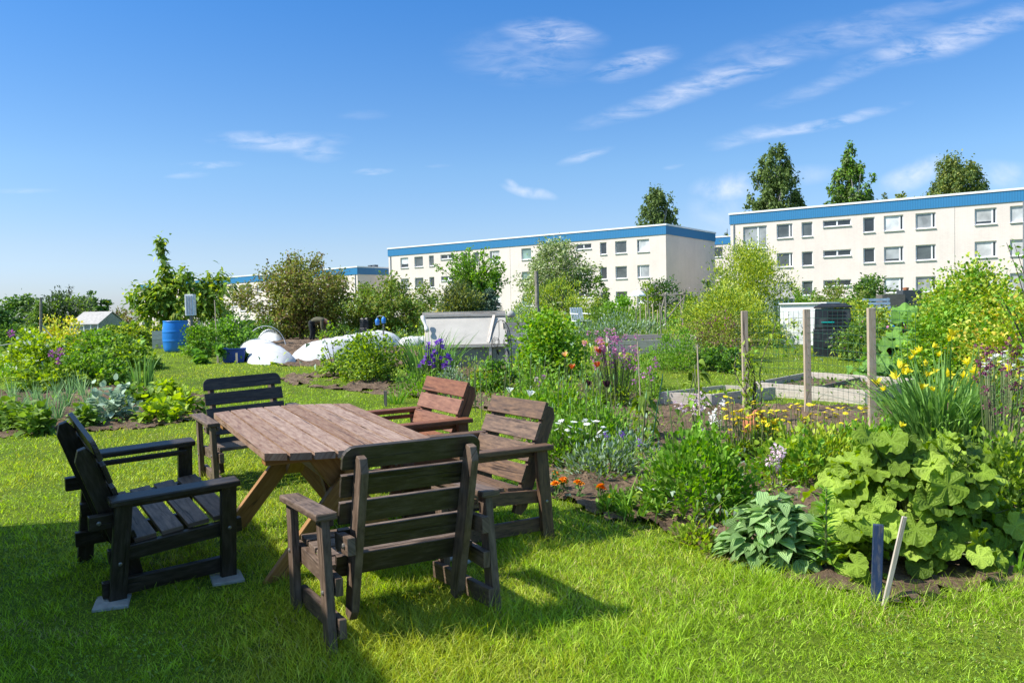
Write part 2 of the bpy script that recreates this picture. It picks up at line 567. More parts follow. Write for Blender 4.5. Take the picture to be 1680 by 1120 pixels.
def woodmat(name, dark, mid, worn, wear=.5, rough=.62, spec=.4):
    """stained boards: grain along U, cracks, worn pale patches"""
    m, t, out = newmat(name)
    uv = N(t, 'ShaderNodeUVMap')
    mp = N(t, 'ShaderNodeMapping', {'Vector': uv.outputs[0], 'Scale': (3.0, 70.0, 1)})
    g = N(t, 'ShaderNodeTexNoise', {'Vector': mp.outputs[0], 'Scale': 1.0, 'Detail': 7.0, 'Roughness': .65, 'Distortion': .6})
    mp2 = N(t, 'ShaderNodeMapping', {'Vector': uv.outputs[0], 'Scale': (9.0, 45.0, 1)})
    b = N(t, 'ShaderNodeTexNoise', {'Vector': mp2.outputs[0], 'Scale': 1.0, 'Detail': 8.0, 'Roughness': .68, 'Distortion': .3})
    mp3 = N(t, 'ShaderNodeMapping', {'Vector': uv.outputs[0], 'Scale': (1.6, 42.0, 1)})
    ck = N(t, 'ShaderNodeTexNoise', {'Vector': mp3.outputs[0], 'Scale': 1.0, 'Detail': 3.0, 'Distortion': 1.2})
    c = ramp(t, g.outputs[0], [(.3, dark), (.62, mid)])
    mx = N(t, 'ShaderNodeMix', data_type='RGBA')
    t.links.new(ramp(t, b.outputs[0], [(.55 - wear * .35, (0, 0, 0)), (.92 - wear * .25, (1, 1, 1))]), mx.inputs[0])
    t.links.new(c, mx.inputs[6])
    mx.inputs[7].default_value = (*worn, 1)
    crack = ramp(t, ck.outputs[0], [(.31, (.16, .13, .11)), (.37, (1, 1, 1))])
    mu = N(t, 'ShaderNodeMix', data_type='RGBA', blend_type='MULTIPLY')
    mu.inputs[0].default_value = .8
    t.links.new(mx.outputs[2], mu.inputs[6])
    t.links.new(crack, mu.inputs[7])
    gi = N(t, 'ShaderNodeNewGeometry')
    hb = N(t, 'ShaderNodeHueSaturation', {'Color': mu.outputs[2], 'Value': M(t, 'MULTIPLY_ADD', gi.outputs['Random Per Island'], .42, .80),
                                          'Saturation': M(t, 'MULTIPLY_ADD', gi.outputs['Random Per Island'], -.3, 1.15)})
    rr = M(t, 'MULTIPLY_ADD', b.outputs[0], .4, rough - .2)
    p = N(t, 'ShaderNodeBsdfPrincipled', {'Base Color': hb.outputs[0], 'Roughness': rr, 'Specular IOR Level': spec})
    bh = M(t, 'ADD', M(t, 'MULTIPLY', g.outputs[0], .5), crack)
    bp = N(t, 'ShaderNodeBump', {'Height': bh, 'Strength': .45, 'Distance': .0025})
    t.links.new(bp.outputs[0], p.inputs['Normal'])
    t.links.new(p.outputs[0], out.inputs[0])
    return m


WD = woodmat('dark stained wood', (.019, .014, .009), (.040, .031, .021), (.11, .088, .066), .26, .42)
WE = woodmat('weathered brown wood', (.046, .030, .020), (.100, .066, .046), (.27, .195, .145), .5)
WR = woodmat('red brown wood', (.095, .032, .015), (.185, .070, .036), (.30, .135, .075), .45)
WM = woodmat('brown peeling wood', (.045, .027, .018), (.105, .063, .042), (.26, .155, .090), .42)
WT = woodmat('worn table top', (.115, .050, .025), (.245, .135, .080), (.40, .285, .205), .48)
WO = woodmat('orange pine', (.22, .10, .030), (.37, .19, .065), (.45, .26, .11), .3)
WP = woodmat('raw pine post', (.34, .25, .165), (.50, .39, .28), (.56, .49, .40), .5)
WG = woodmat('silvered plank', (.33, .28, .23), (.56, .49, .42), (.68, .62, .55), .5)
WDK = woodmat('dark garden timber', (.05, .045, .04), (.13, .115, .10), (.22, .20, .18), .5)
BOLT = plain('bolt steel', (.32, .30, .27), .45, metal=.8)
CONC = plain('concrete', (.42, .41, .37), .9, .3, 14, bump=.4)
SOIL = None


def soilmat():
    m, t, out = newmat('soil')
    tc = N(t, 'ShaderNodeTexCoord')
    a = N(t, 'ShaderNodeTexNoise', {'Vector': tc.outputs['Object'], 'Scale': 2.2, 'Detail': 8.0, 'Roughness': .7})
    b = N(t, 'ShaderNodeTexNoise', {'Vector': tc.outputs['Object'], 'Scale': 38.0, 'Detail': 6.0, 'Roughness': .75})
    f = M(t, 'ADD', M(t, 'MULTIPLY', a.outputs[0], .5), M(t, 'MULTIPLY', b.outputs[0], .5))
    c = ramp(t, f, [(.34, (.055, .036, .024)), (.5, (.17, .115, .075)), (.68, (.33, .245, .17))])
    p = N(t, 'ShaderNodeBsdfPrincipled', {'Base Color': c, 'Roughness': .95, 'Specular IOR Level': .15})
    bp = N(t, 'ShaderNodeBump', {'Height': b.outputs[0], 'Strength': .9, 'Distance': .03})
    t.links.new(bp.outputs[0], p.inputs['Normal'])
    t.links.new(p.outputs[0], out.inputs[0])
    return m


def lawnmat():
    m, t, out = newmat('lawn')
    tc = N(t, 'ShaderNodeTexCoord')
    a = N(t, 'ShaderNodeTexNoise', {'Vector': tc.outputs['Object'], 'Scale': .7, 'Detail': 8.0, 'Roughness': .65})
    b = N(t, 'ShaderNodeTexNoise', {'Vector': tc.outputs['Object'], 'Scale': 45.0, 'Detail': 5.0, 'Roughness': .7})
    f = M(t, 'ADD', M(t, 'MULTIPLY', a.outputs[0], .45), M(t, 'MULTIPLY', b.outputs[0], .55))
    c = ramp(t, f, [(.30, (.035, .060, .008)), (.5, (.110, .165, .014)), (.66, (.22, .28, .03)), (.8, (.30, .30, .08))])
    p = N(t, 'ShaderNodeBsdfPrincipled', {'Base Color': c, 'Roughness': .9, 'Specular IOR Level': .1})
    bp = N(t, 'ShaderNodeBump', {'Height': b.outputs[0], 'Strength': .8, 'Distance': .04})
    t.links.new(bp.outputs[0], p.inputs['Normal'])
    t.links.new(p.outputs[0], out.inputs[0])
    return m


SOIL, LAWN = soilmat(), lawnmat()
GRASS = leafmat('grass blades', (.050, .105, .004), (.195, .305, .012), (.41, .53, .066), .48, .4, .4, 1.42)
GRASSY = leafmat('yellow grass blades', (.085, .115, .006), (.275, .315, .020), (.50, .53, .10), .46, .4, .4, 1.42)
DRY = leafmat('dry grass', (.22, .17, .07), (.33, .27, .12), (.42, .36, .2), .25)
LIME = leafmat('lime leaves', (.075, .135, .012), (.17, .255, .022), (.31, .36, .05), .42)
MIDG = leafmat('mid green leaves', (.045, .090, .014), (.095, .165, .024), (.18, .25, .05), .38)
DEEP = leafmat('deep green leaves', (.020, .052, .012), (.045, .098, .020), (.085, .155, .035), .32)
FRESH = leafmat('fresh green leaves', (.05, .125, .014), (.105, .215, .022), (.19, .31, .04), .42)
OLIVE = leafmat('olive leaves', (.060, .080, .014), (.125, .150, .026), (.22, .22, .050), .34)
BRON = leafmat('bronze leaves', (.08, .06, .025), (.15, .105, .045), (.22, .17, .075), .3)
YELG = leafmat('yellow green leaves', (.13, .165, .016), (.27, .31, .035), (.42, .44, .085), .42)
GOLD = leafmat('golden leaves', (.30, .23, .03), (.47, .38, .06), (.60, .50, .14), .4)
GREY = leafmat('grey green leaves', (.075, .115, .075), (.155, .215, .145), (.29, .36, .26), .28, .45, .4)
HOST = leafmat('blue green leaves', (.060, .115, .036), (.125, .205, .070), (.22, .31, .12), .30, .4, .45, 2.0, 'ribs')
BIGL = leafmat('broad leaf green', (.050, .100, .010), (.135, .215, .020), (.28, .36, .055), .34, .5, .4, 1.75, 7)
CONI = leafmat('conifer needles', (.025, .045, .018), (.055, .082, .032), (.10, .13, .055), .15)
BLUC = leafmat('blue conifer', (.035, .065, .045), (.075, .115, .078), (.13, .18, .12), .15)
BIRC = leafmat('birch leaves', (.035, .065, .014), (.075, .115, .028), (.135, .175, .055), .32)
SILV = leafmat('whitebeam leaves', (.10, .125, .05), (.21, .235, .11), (.38, .40, .24), .3)
LEEK = leafmat('leek leaves', (.08, .16, .06), (.15, .255, .10), (.26, .37, .17), .35)
IRIL = leafmat('iris blades', (.045, .115, .025), (.095, .19, .04), (.18, .28, .075), .35)
STALK = leafmat('stalks', (.07, .11, .04), (.13, .17, .065), (.22, .23, .11), .15, gain=1.0)
RHUB = leafmat('rhubarb leaves', (.045, .11, .020), (.085, .18, .030), (.15, .27, .055), .36, .5, .4, 1.8, 5)
BARK = plain('bark', (.10, .080, .062), .9, .45, 12, bump=.6, bscale=30)
PALEB = plain('pale bark', (.26, .23, .19), .9, .45, 12, bump=.5, bscale=30)
BIRB = plain('birch bark', (.52, .50, .46), .8, .5, 3)
PU = leafmat('purple petals', (.12, .035, .30), (.20, .075, .46), (.30, .17, .50), .3, gain=1.15)
PK = leafmat('pink petals', (.33, .08, .22), (.48, .16, .35), (.60, .36, .50), .35, gain=1.1)
MG = leafmat('magenta petals', (.25, .03, .22), (.38, .08, .35), (.5, .2, .48), .3, gain=1.05)
DK = leafmat('dark tulip petals', (.018, .008, .014), (.035, .012, .022), (.06, .02, .03), .1, gain=1.05)
WN = leafmat('wine petals', (.10, .02, .05), (.17, .04, .09), (.28, .10, .17), .3, gain=1.05)
RD = leafmat('red petals', (.30, .03, .02), (.45, .06, .03), (.5, .12, .04), .3, gain=1.05)
WH = leafmat('white petals', (.66, .68, .62), (.78, .78, .74), (.85, .85, .82), .3, gain=1.05)
PW = leafmat('pale pink petals', (.60, .42, .48), (.70, .55, .60), (.78, .68, .70), .35, gain=1.05)
PC = leafmat('peach petals', (.60, .25, .07), (.75, .42, .16), (.80, .55, .28), .35, gain=1.05)
OR = leafmat('orange petals', (.58, .13, .005), (.72, .23, .01), (.80, .34, .02), .25, gain=1.05)
YE = leafmat('yellow petals', (.60, .45, .01), (.70, .58, .02), (.75, .66, .06), .3, gain=1.05)
FLEECE = plain('white fleece', (.58, .58, .57), .9, .06, 4, bump=.5, bscale=7, dirt=(.46, .44, .40))
BLUEP = plain('blue plastic', (.008, .19, .62), .38, .16, 2.5, spec=.5, dirt=(.10, .22, .42))
BLUED = plain('dark blue plastic', (.012, .05, .26), .4, .15, 4, spec=.5)
BLKP = plain('black plastic', (.016, .019, .023), .42, .3, 5, spec=.5, dirt=(.10, .10, .10))
WHITE = plain('white paint', (.78, .78, .77), .5, .06, 3)
ZINC = plain('zinc', (.42, .43, .44), .4, .25, 10, metal=.7)
IRON = plain('black iron', (.015, .015, .015), .5, .2, 10)
GRNW = plain('green coated wire', (.020, .085, .055), .45, .2, 5)
TERRA = plain('terracotta', (.46, .17, .075), .8, .25, 9)
ROPE = plain('rope', (.5, .48, .42), .9)
TURQ = plain('turquoise plastic', (.0, .42, .38), .5, .1)
SKIN = plain('skin', (.42, .22, .15), .6, .1)
JACK = plain('khaki cloth', (.105, .10, .060), .9, .25, 9)
TROU = plain('dark trousers', (.018, .022, .024), .9, .25, 9)
HAIR = plain('grey hair', (.10, .095, .09), .8, .2, 30)
NAVY = woodmat('navy painted wood', (.012, .026, .070), (.020, .042, .105), (.22, .20, .17), .12)
SLATE = plain('grey film', (.46, .43, .38), .4, .12, 3, spec=.3, dirt=(.32, .31, .28))


def noise2(x, y, s, seed=0):
    """cheap smooth value noise"""
    x, y = np.asarray(x) * s + seed * 17.3, np.asarray(y) * s + seed * 9.1
    xi, yi = np.floor(x), np.floor(y)
    fx, fy = x - xi, y - yi
    fx, fy = fx * fx * (3 - 2 * fx), fy * fy * (3 - 2 * fy)
    h = lambda a, b: np.modf(np.abs(np.sin(a * 127.1 + b * 311.7) * 43758.5453))[0]
    return (h(xi, yi) * (1 - fx) + h(xi + 1, yi) * fx) * (1 - fy) + (h(xi, yi + 1) * (1 - fx) + h(xi + 1, yi + 1) * fx) * fy


# ---------------------------------------------------------------- ground, soil beds
def build_ground():
    ys = np.concatenate([np.linspace(-12, 2, 8), np.linspace(2.5, 26, 60), np.geomspace(27, 160, 30), np.geomspace(190, 3000, 14)])
    us = np.concatenate([np.linspace(-6, -1.2, 8), np.linspace(-1, 1, 41), np.linspace(1.2, 6, 8)])
    Y, U = np.meshgrid(ys, us, indexing='ij')
    X = U * np.maximum(np.abs(Y), 9)
    Z = gz(X, Y)
    n, m = Y.shape
    i, j = np.meshgrid(np.arange(n - 1), np.arange(m - 1), indexing='ij')
    q = (i * m + j)
    mb = MB()
    mb.add(np.stack([X, Y, Z], -1), np.stack([q, q + 1, q + m + 1, q + m], -1).reshape(-1, 4))
    tag(mb.build('lawn', LAWN, smooth=True), kind='structure')


build_ground()


def inpoly(x, y, poly):
    c = np.zeros(np.shape(x), bool)
    n = len(poly)
    for i in range(n):
        x0, y0 = poly[i][:2]
        x1, y1 = poly[(i + 1) % n][:2]
        k = ((y0 > y) != (y1 > y)) & (x < (x1 - x0) * (y - y0) / (y1 - y0 + 1e-12) + x0)
        c ^= k
    return c


BEDS = [
    [gp(*p) for p in ((872, 775), (905, 815), (960, 842), (1015, 862), (1062, 858), (1110, 886), (1160, 915), (1215, 928), (1300, 955), (1400, 975),
                      (1428, 1000), (1500, 996), (1560, 975), (1700, 955), (1850, 930), (1850, 660), (1700, 655), (1430, 668), (1250, 664), (1085, 662), (1030, 640),
                      (990, 622), (905, 600), (830, 596), (690, 606), (655, 622), (640, 648), (700, 655), (760, 660), (830, 690))],
    [gp(*p) for p in ((-260, 735), (-100, 728), (60, 712), (230, 704), (330, 688), (340, 650), (255, 632), (150, 628), (0, 640), (-260, 650))],
    [gp(*p) for p in ((455, 622), (490, 610), (560, 607), (640, 615), (640, 650), (560, 640), (490, 634))],
    [gp(*p) for p in ((385, 592), (470, 601), (560, 601), (650, 604), (690, 580), (600, 556), (430, 555), (395, 565))],
]


def soil_sheet(poly, name, h=.05, ragged=0.0):
    P = np.array(poly)[:, :2]
    x0, y0 = P.min(0)
    x1, y1 = P.max(0)
    xs, ys = np.arange(x0, x1 + h, h), np.arange(y0, y1 + h, h)
    X, Y = np.meshgrid(xs, ys)
    no = rng.normal(0, 1, X.shape)
    sm = no.copy()
    for _ in range(2):
        sm = (sm + np.roll(sm, 1, 0) + np.roll(sm, -1, 0) + np.roll(sm, 1, 1) + np.roll(sm, -1, 1)) / 3
    Z = gz(X, Y) + .014 + np.clip(sm * .016 + no * .004, -.012, .05)
    q = np.arange(X.size).reshape(X.shape)
    cx, cy = X[:-1, :-1] + h / 2, Y[:-1, :-1] + h / 2
    keep = inpoly(cx + rng.normal(0, .03, cx.shape), cy + rng.normal(0, .03, cx.shape), poly)
    if ragged:
        keep &= noise2(cx, cy, 1.3, 3) * .6 + noise2(cx, cy, 6.0, 5) * .4 > ragged
    Fc = np.stack([q[:-1, :-1], q[:-1, 1:], q[1:, 1:], q[1:, :-1]], -1)[keep]
    mb = MB()
    used, inv = np.unique(Fc, return_inverse=True)
    mb.add(np.stack([X, Y, Z], -1).reshape(-1, 3)[used], inv.reshape(-1, 4))
    tag(mb.build(name, SOIL, smooth=False), kind='structure')


for bed, nm in zip(BEDS, ('flower_bed_soil', 'vegetable_bed_soil', 'bare_soil', 'tunnel_bed_soil')):
    soil_sheet(bed, nm, ragged=.5 if nm == 'bare_soil' else 0)


def inbeds(x, y):
    k = np.zeros(np.shape(x), bool)
    for i, b in enumerate(BEDS):
        kk = inpoly(x, y, b)
        if i == 2:
            kk &= noise2(x, y, 1.3, 3) * .6 + noise2(x, y, 6.0, 5) * .4 > .5
        k |= kk
    return k


# ---------------------------------------------------------------- buildings
def wallmat():
    m, t, out = newmat('white brick')
    uv = N(t, 'ShaderNodeUVMap')
    br = N(t, 'ShaderNodeTexBrick', {'Vector': uv.outputs[0], 'Scale': 1.0, 'Color1': (.745, .655, .60, 1), 'Color2': (.70, .61, .555, 1), 'Mortar': (.64, .56, .505, 1),
                                     'Mortar Size': .012, 'Brick Width': .25, 'Row Height': .075, 'Bias': -.2})
    no = N(t, 'ShaderNodeTexNoise', {'Vector': uv.outputs[0], 'Scale': .35, 'Detail': 8.0, 'Roughness': .65})
    ms = N(t, 'ShaderNodeMapping', {'Vector': uv.outputs[0], 'Scale': (1.6, .12, 1)})
    st = N(t, 'ShaderNodeTexNoise', {'Vector': ms.outputs[0], 'Scale': 1.0, 'Detail': 6.0, 'Roughness': .7})
    hv = N(t, 'ShaderNodeHueSaturation', {'Color': br.outputs[0], 'Value': M(t, 'MULTIPLY', M(t, 'MULTIPLY_ADD', no.outputs[0], .3, .85), M(t, 'MULTIPLY_ADD', st.outputs[0], .22, .88))})
    p = N(t, 'ShaderNodeBsdfPrincipled', {'Base Color': hv.outputs[0], 'Roughness': .9, 'Specular IOR Level': .2})
    b = N(t, 'ShaderNodeBump', {'Height': br.outputs[1], 'Strength': -.3, 'Distance': .01})
    t.links.new(b.outputs[0], p.inputs['Normal'])
    t.links.new(p.outputs[0], out.inputs[0])
    return m


def fasciamat():
    m, t, out = newmat('blue fascia')
    uv = N(t, 'ShaderNodeUVMap')
    w = N(t, 'ShaderNodeTexWave', {'Vector': uv.outputs[0], 'Scale': 1.6, 'Distortion': 0.0}, wave_type='BANDS', bands_direction='X', wave_profile='SAW')
    c = ramp(t, w.outputs[1], [(.0, (.006, .07, .17)), (.14, (.018, .165, .36)), (1, (.022, .19, .40))])
    p = N(t, 'ShaderNodeBsdfPrincipled', {'Base Color': c, 'Roughness': .5})
    b = N(t, 'ShaderNodeBump', {'Height': w.outputs[1], 'Strength': .3, 'Distance': .02})
    t.links.new(b.outputs[0], p.inputs['Normal'])
    t.links.new(p.outputs[0], out.inputs[0])
    return m


def glassmat(name, col, rough=.06, grad=None):
    m, t, out = newmat(name)
    tc = N(t, 'ShaderNodeTexCoord')
    no = N(t, 'ShaderNodeTexNoise', {'Vector': tc.outputs['Object'], 'Scale': .9, 'Detail': 5.0})
    c = ramp(t, no.outputs[0], [(.35, tuple(a * .6 for a in col)), (.7, tuple(min(1, a * 1.25) for a in col))])
    p = N(t, 'ShaderNodeBsdfPrincipled', {'Base Color': c, 'Roughness': rough, 'Specular IOR Level': .7})
    t.links.new(p.outputs[0], out.inputs[0])
    return m


WALL, FASC = wallmat(), fasciamat()
ROOFW = plain('roof flashing', (.76, .77, .78), .5, .06, 2)
FRAME = plain('window frame white', (.74, .75, .76), .45, .05, 3)
GLASS = [glassmat('blind pane pale', (.50, .50, .49)), glassmat('blind pane grey', (.33, .345, .35)), glassmat('curtain pane green', (.22, .33, .29)),
         glassmat('dark pane', (.035, .042, .045)), glassmat('dim pane', (.09, .105, .105)), glassmat('blind pane white', (.68, .70, .71))]
DARKM = plain('roof vent', (.06, .07, .08), .6)


def building(name, label, P0, u, L, depth, zb, zt, wins, side_sign=1, vents=(), joints=(), pipes=()):
    """P0 nearest corner of the facade, u along the facade, depth behind it; wins = (s0, s1, z0, z1, kind, pane)"""
    root = empty(name, (P0[0], P0[1], zb), label, 'apartment block')
    u = np.array([u[0], u[1], 0.0])
    u /= np.linalg.norm(u)
    n = np.array([-u[1], u[0], 0.0])
    if n @ np.array([-P0[0], -P0[1], 0]) < 0:
        n = -n                                       # outward, towards the gardens
    Z = np.array([0, 0, 1.0])
    H = zt - zb
    pt = lambda s, d, z: u * s + n * d + Z * z
    w = MB()
    ss = sorted({0.0, L, *[a for q in wins for a in q[:2]]})
    zz = sorted({-2.5, H - .9, *[a for q in wins for a in q[2:4]]})
    flip = (np.cross(u, Z) @ n) < 0
    def quad(a, b, c, d, uvs):
        w.add([a, b, c, d], [(3, 2, 1, 0) if flip else (0, 1, 2, 3)], 0, (uvs[::-1] if flip else uvs))
    for a, b in zip(ss[:-1], ss[1:]):
        for c, d in zip(zz[:-1], zz[1:]):
            sm, zm = (a + b) / 2, (c + d) / 2
            if any(q[0] < sm < q[1] and q[2] < zm < q[3] for q in wins):
                continue
            quad(pt(a, 0, c), pt(b, 0, c), pt(b, 0, d), pt(a, 0, d), [(a, c), (b, c), (b, d), (a, d)])
    for q in wins:
        a, b, c, d = q[:4]
        for e, f in (((a, c), (a, d)), ((a, d), (b, d)), ((b, d), (b, c)), ((b, c), (a, c))):
            w.add([pt(e[0], 0, e[1]), pt(f[0], 0, f[1]), pt(f[0], -.2, f[1]), pt(e[0], -.2, e[1])], [(0, 1, 2, 3)], 0, [(0, 0), (1, 0), (1, .2), (0, .2)])
    for s in (0, L):
        a, b = pt(s, 0, -2.5), pt(s, -depth, -2.5)
        w.add([a, b, b + Z * (H + 1.6), a + Z * (H + 1.6)], [(0, 1, 2, 3)], 0, [(0, 0), (depth, 0), (depth, H), (0, H)])
    a, b = pt(0, -depth, -2.5), pt(L, -depth, -2.5)
    w.add([a, b, b + Z * (H + 1.6), a + Z * (H + 1.6)], [(0, 1, 2, 3)], 0, [(0, 0), (L, 0), (L, H), (0, H)])
    w.build('wall', WALL, root)

    def slab(mb, o, z0, z1):
        c = [pt(-o, o, 0), pt(L + o, o, 0), pt(L + o, -depth - o, 0), pt(-o, -depth - o, 0)]
        V = [k + Z * z0 for k in c] + [k + Z * z1 for k in c]
        ls = [0, L, L + depth, 2 * L + depth, 2 * (L + depth)]
        Fc = [(i, (i + 1) % 4, (i + 1) % 4 + 4, i + 4) for i in range(4)] + [(3, 2, 1, 0), (4, 5, 6, 7)]
        uv = []
        for i in range(4):
            uv += [(ls[i], 0), (ls[i + 1], 0), (ls[i + 1], 1), (ls[i], 1)]
        uv += [(0.5, 0.5)] * 8
        mb.add(V, Fc, 0, uv)
    f = MB()
    slab(f, .07, H - 1.08, H - .17)
    f.build('fascia', FASC, root)
    r = MB()
    slab(r, .13, H - .17, H)
    ro = r.build('roof', ROOFW, root)
    for s in vents:
        v = MB()
        for k in range(2):
            c = pt(s + k * .9, -depth * .4, H + .25)
            v.box(c, (.6, .6, .5), rot=math.atan2(u[1], u[0]))
        v.build('roof_vent', DARKM, ro)
    if joints:
        j = MB()
        for s in joints:
            j.beam(pt(s, .003, -1), pt(s, .003, H - 1.1), .03, .03, up=n)
        j.build('wall_joint', plain('joint', (.5, .46, .42), .9), root)
    for s in pipes:
        d_ = MB()
        d_.tube([pt(s, .07, -1.5), pt(s, .07, H - 1.1)], .055, 8)
        d_.build('downpipe', ZINC, root)
    for (a, b, c, d, kind, pane) in wins:
        fr, t = MB(), .085
        dd = -.15
        fb = lambda p, q, ww: fr.beam(p, q, ww, .06, up=n)
        fb(pt(a, dd, c + t / 2), pt(b, dd, c + t / 2), t)
        fb(pt(a, dd, d - t / 2), pt(b, dd, d - t / 2), t)
        fb(pt(a + t / 2, dd, c + t), pt(a + t / 2, dd, d - t), t)
        fb(pt(b - t / 2, dd, c + t), pt(b - t / 2, dd, d - t), t)
        if kind == 'strip':
            fb(pt((a + b) / 2, dd, c + t), pt((a + b) / 2, dd, d - t), .13)
        if kind == 'door':
            fb(pt(a + (b - a) * .62, dd, c + t), pt(a + (b - a) * .62, dd, d - t), .16)
        if kind == 'wide':
            k = b - (b - a) * .2
            fb(pt(k, dd, c + t), pt(k, dd, d - t), .12)
        fr.beam(pt(a - .03, -.03, c - .03), pt(b + .03, -.03, c - .03), .30, .05, up=Z)      # sill
        wo = fr.build('window', FRAME, root)
        p = MB()
        e = dd - .015
        p.add([pt(a + .01, e, c + .01), pt(b - .01, e, c + .01), pt(b - .01, e, d - .01), pt(a + .01, e, d - .01)], [(0, 1, 2, 3)])
        if kind in ('wide', 'plain', 'door', 'green') and pane != 3:
            p.build('pane', GLASS[3], wo)
            bl = MB()
            f_ = rng.choice([1.0, 1.0, .96, .8, .62]) if kind != 'door' else .97
            x1_ = b - (b - a) * (.24 if kind == 'wide' else .05)
            lo_ = d - (d - c) * f_
            bl.add([pt(a + .10, e + .008, lo_ + .09 * (f_ == 1)), pt(x1_, e + .008, lo_ + .09 * (f_ == 1)), pt(x1_, e + .008, d - .09), pt(a + .10, e + .008, d - .09)], [(0, 1, 2, 3)])
            bl.build('blind', GLASS[pane], wo)
        else:
            p.build('pane', GLASS[pane], wo)
    return root


def s_of(px, py, P0, u):
    d = ray(px, py)[:2]
    A = np.array([[d[0], -u[0]], [d[1], -u[1]]])
    return float(np.linalg.solve(A, np.array(P0[:2]))[1])


def facade_windows(P0, u, cols, H, rows=3, py=None):
    out = []
    for k, (x0, x1, kind) in enumerate(cols):
        s0, s1 = sorted((s_of(x0, py(x0), P0, u), s_of(x1, py(x1), P0, u)))
        for r in range(rows):
            top = H - 1.42 - 2.7 * r
            h = {'strip': .58, 'door': 2.15}.get(kind, 1.32)
            pane = {'strip': 3, 'narrow': 3, 'door': 1}.get(kind)
            if pane is None:
                pane = random.choice([0, 1, 0, 5, 1, 4])
            if kind == 'green':
                pane = 2
            if kind == 'dark':
                pane = random.choice([4, 3, 4])
            if kind == 'narrow':
                pane = random.choice([3, 4, 3])
            out.append((s0, s1, top - h, top, kind, pane))
    return out


uF = np.array([-.808, .590])
P0 = at(1092, 367, 85.5)
cols = [(656, 669, 'plain'), (679, 693, 'dark'), (703, 711, 'narrow'), (722, 745, 'strip'), (757, 766, 'narrow'), (776, 785, 'dark'), (803, 819, 'wide'),
        (855, 871, 'green'), (893, 907, 'wide'), (921, 931, 'narrow'), (944, 970, 'strip'), (984, 995, 'narrow'), (1009, 1028, 'dark'), (1045, 1065, 'wide')]
zt = float(P0[2])
building('apartment_building', 'three storey white block with blue roof band and bare gable end, standing behind the pole', P0, uF, 39.9, 13.0, zt - 9.4, zt,
         facade_windows(P0, uF, cols, 9.4, 3, lambda x: 400), vents=(18, 31), pipes=(39.5,), joints=(s_of(837, 440, P0, uF),))

uR = np.array([.823, -.568])
P0 = at(1198, 350, 80.2)
cols = [(1219, 1258, 'door'), (1274, 1300, 'wide'), (1315, 1333, 'narrow'), (1350, 1396, 'strip'), (1416, 1435, 'narrow'), (1450, 1482, 'wide'), (1502, 1535, 'wide'),
        (1599, 1635, 'wide'), (1657, 1692, 'plain')]
zt = float(P0[2])
building('apartment_building', 'long white brick block with blue roof band in front of the tall birches', P0, uR, 33.0, 13.0, zt - 9.42, zt,
         facade_windows(P0, uR, cols, 9.42, 3, lambda x: 370), vents=(11,), pipes=(.35, 24.2), joints=(s_of(1566, 400, P0, uR),))

uL = np.array([-.761, .648])
P0 = at(586, 436.5, 109.0)
cols = [(562, 571, 'plain'), (541, 552, 'wide'), (520, 527, 'dark'), (505, 513, 'narrow'), (480, 492, 'strip'), (455, 466, 'wide'), (440, 447, 'plain'), (421, 430, 'wide'), (404, 413, 'dark'),
        (393, 402, 'narrow'), (374, 389, 'strip'), (361, 368, 'narrow'), (344, 354, 'dark'), (322, 333, 'wide'), (300, 308, 'plain'), (280, 288, 'narrow'), (259, 270, 'strip'), (231, 241, 'wide')]
zt = float(P0[2])
building('apartment_building', 'farthest white block with blue roof band, half hidden behind the garden trees', P0, uL, 62.0, 14.0, zt - 9.3, zt,
         facade_windows(P0, uL, cols, 9.3, 3, lambda x: 470), vents=(3,), pipes=(.4, 30.5))

P0 = at(1215, 385, 108.0)
cols = [(1171, 1186, 'dark')]
zt = float(P0[2])
building('apartment_building', 'sliver of a white block seen between the two nearer blocks', P0, uF, 9.0, 9.0, zt - 9.4, zt,
         facade_windows(P0, uF, cols, 9.4, 3, lambda x: 410))


# ---------------------------------------------------------------- garden furniture
GX, GY = -.010, .028


def seat_of(x, y, th, tx, ty, dz):
    n = Vector((-tx, -ty, 1)).normalized()
    q = Vector((0, 0, 1)).rotation_difference(n) @ Quaternion((0, 0, 1), th)
    return (x, y, GX * x + GY * (y - 4) + dz), q


def rounded_slat(mb, c, ax, ay, an, hw, hh, t, r):
    poly = [(-hw, -hh), (hw, -hh)]
    for k in range(5):
        a = k * math.pi / 8
        poly.append((hw - r + r * math.cos(a), hh - r + r * math.sin(a)))
    for k in range(5):
        a = math.pi / 2 + k * math.pi / 8
        poly.append((-hw + r + r * math.cos(a), hh - r + r * math.sin(a)))
    mb.prism(poly, t, c, ax, ay, an)


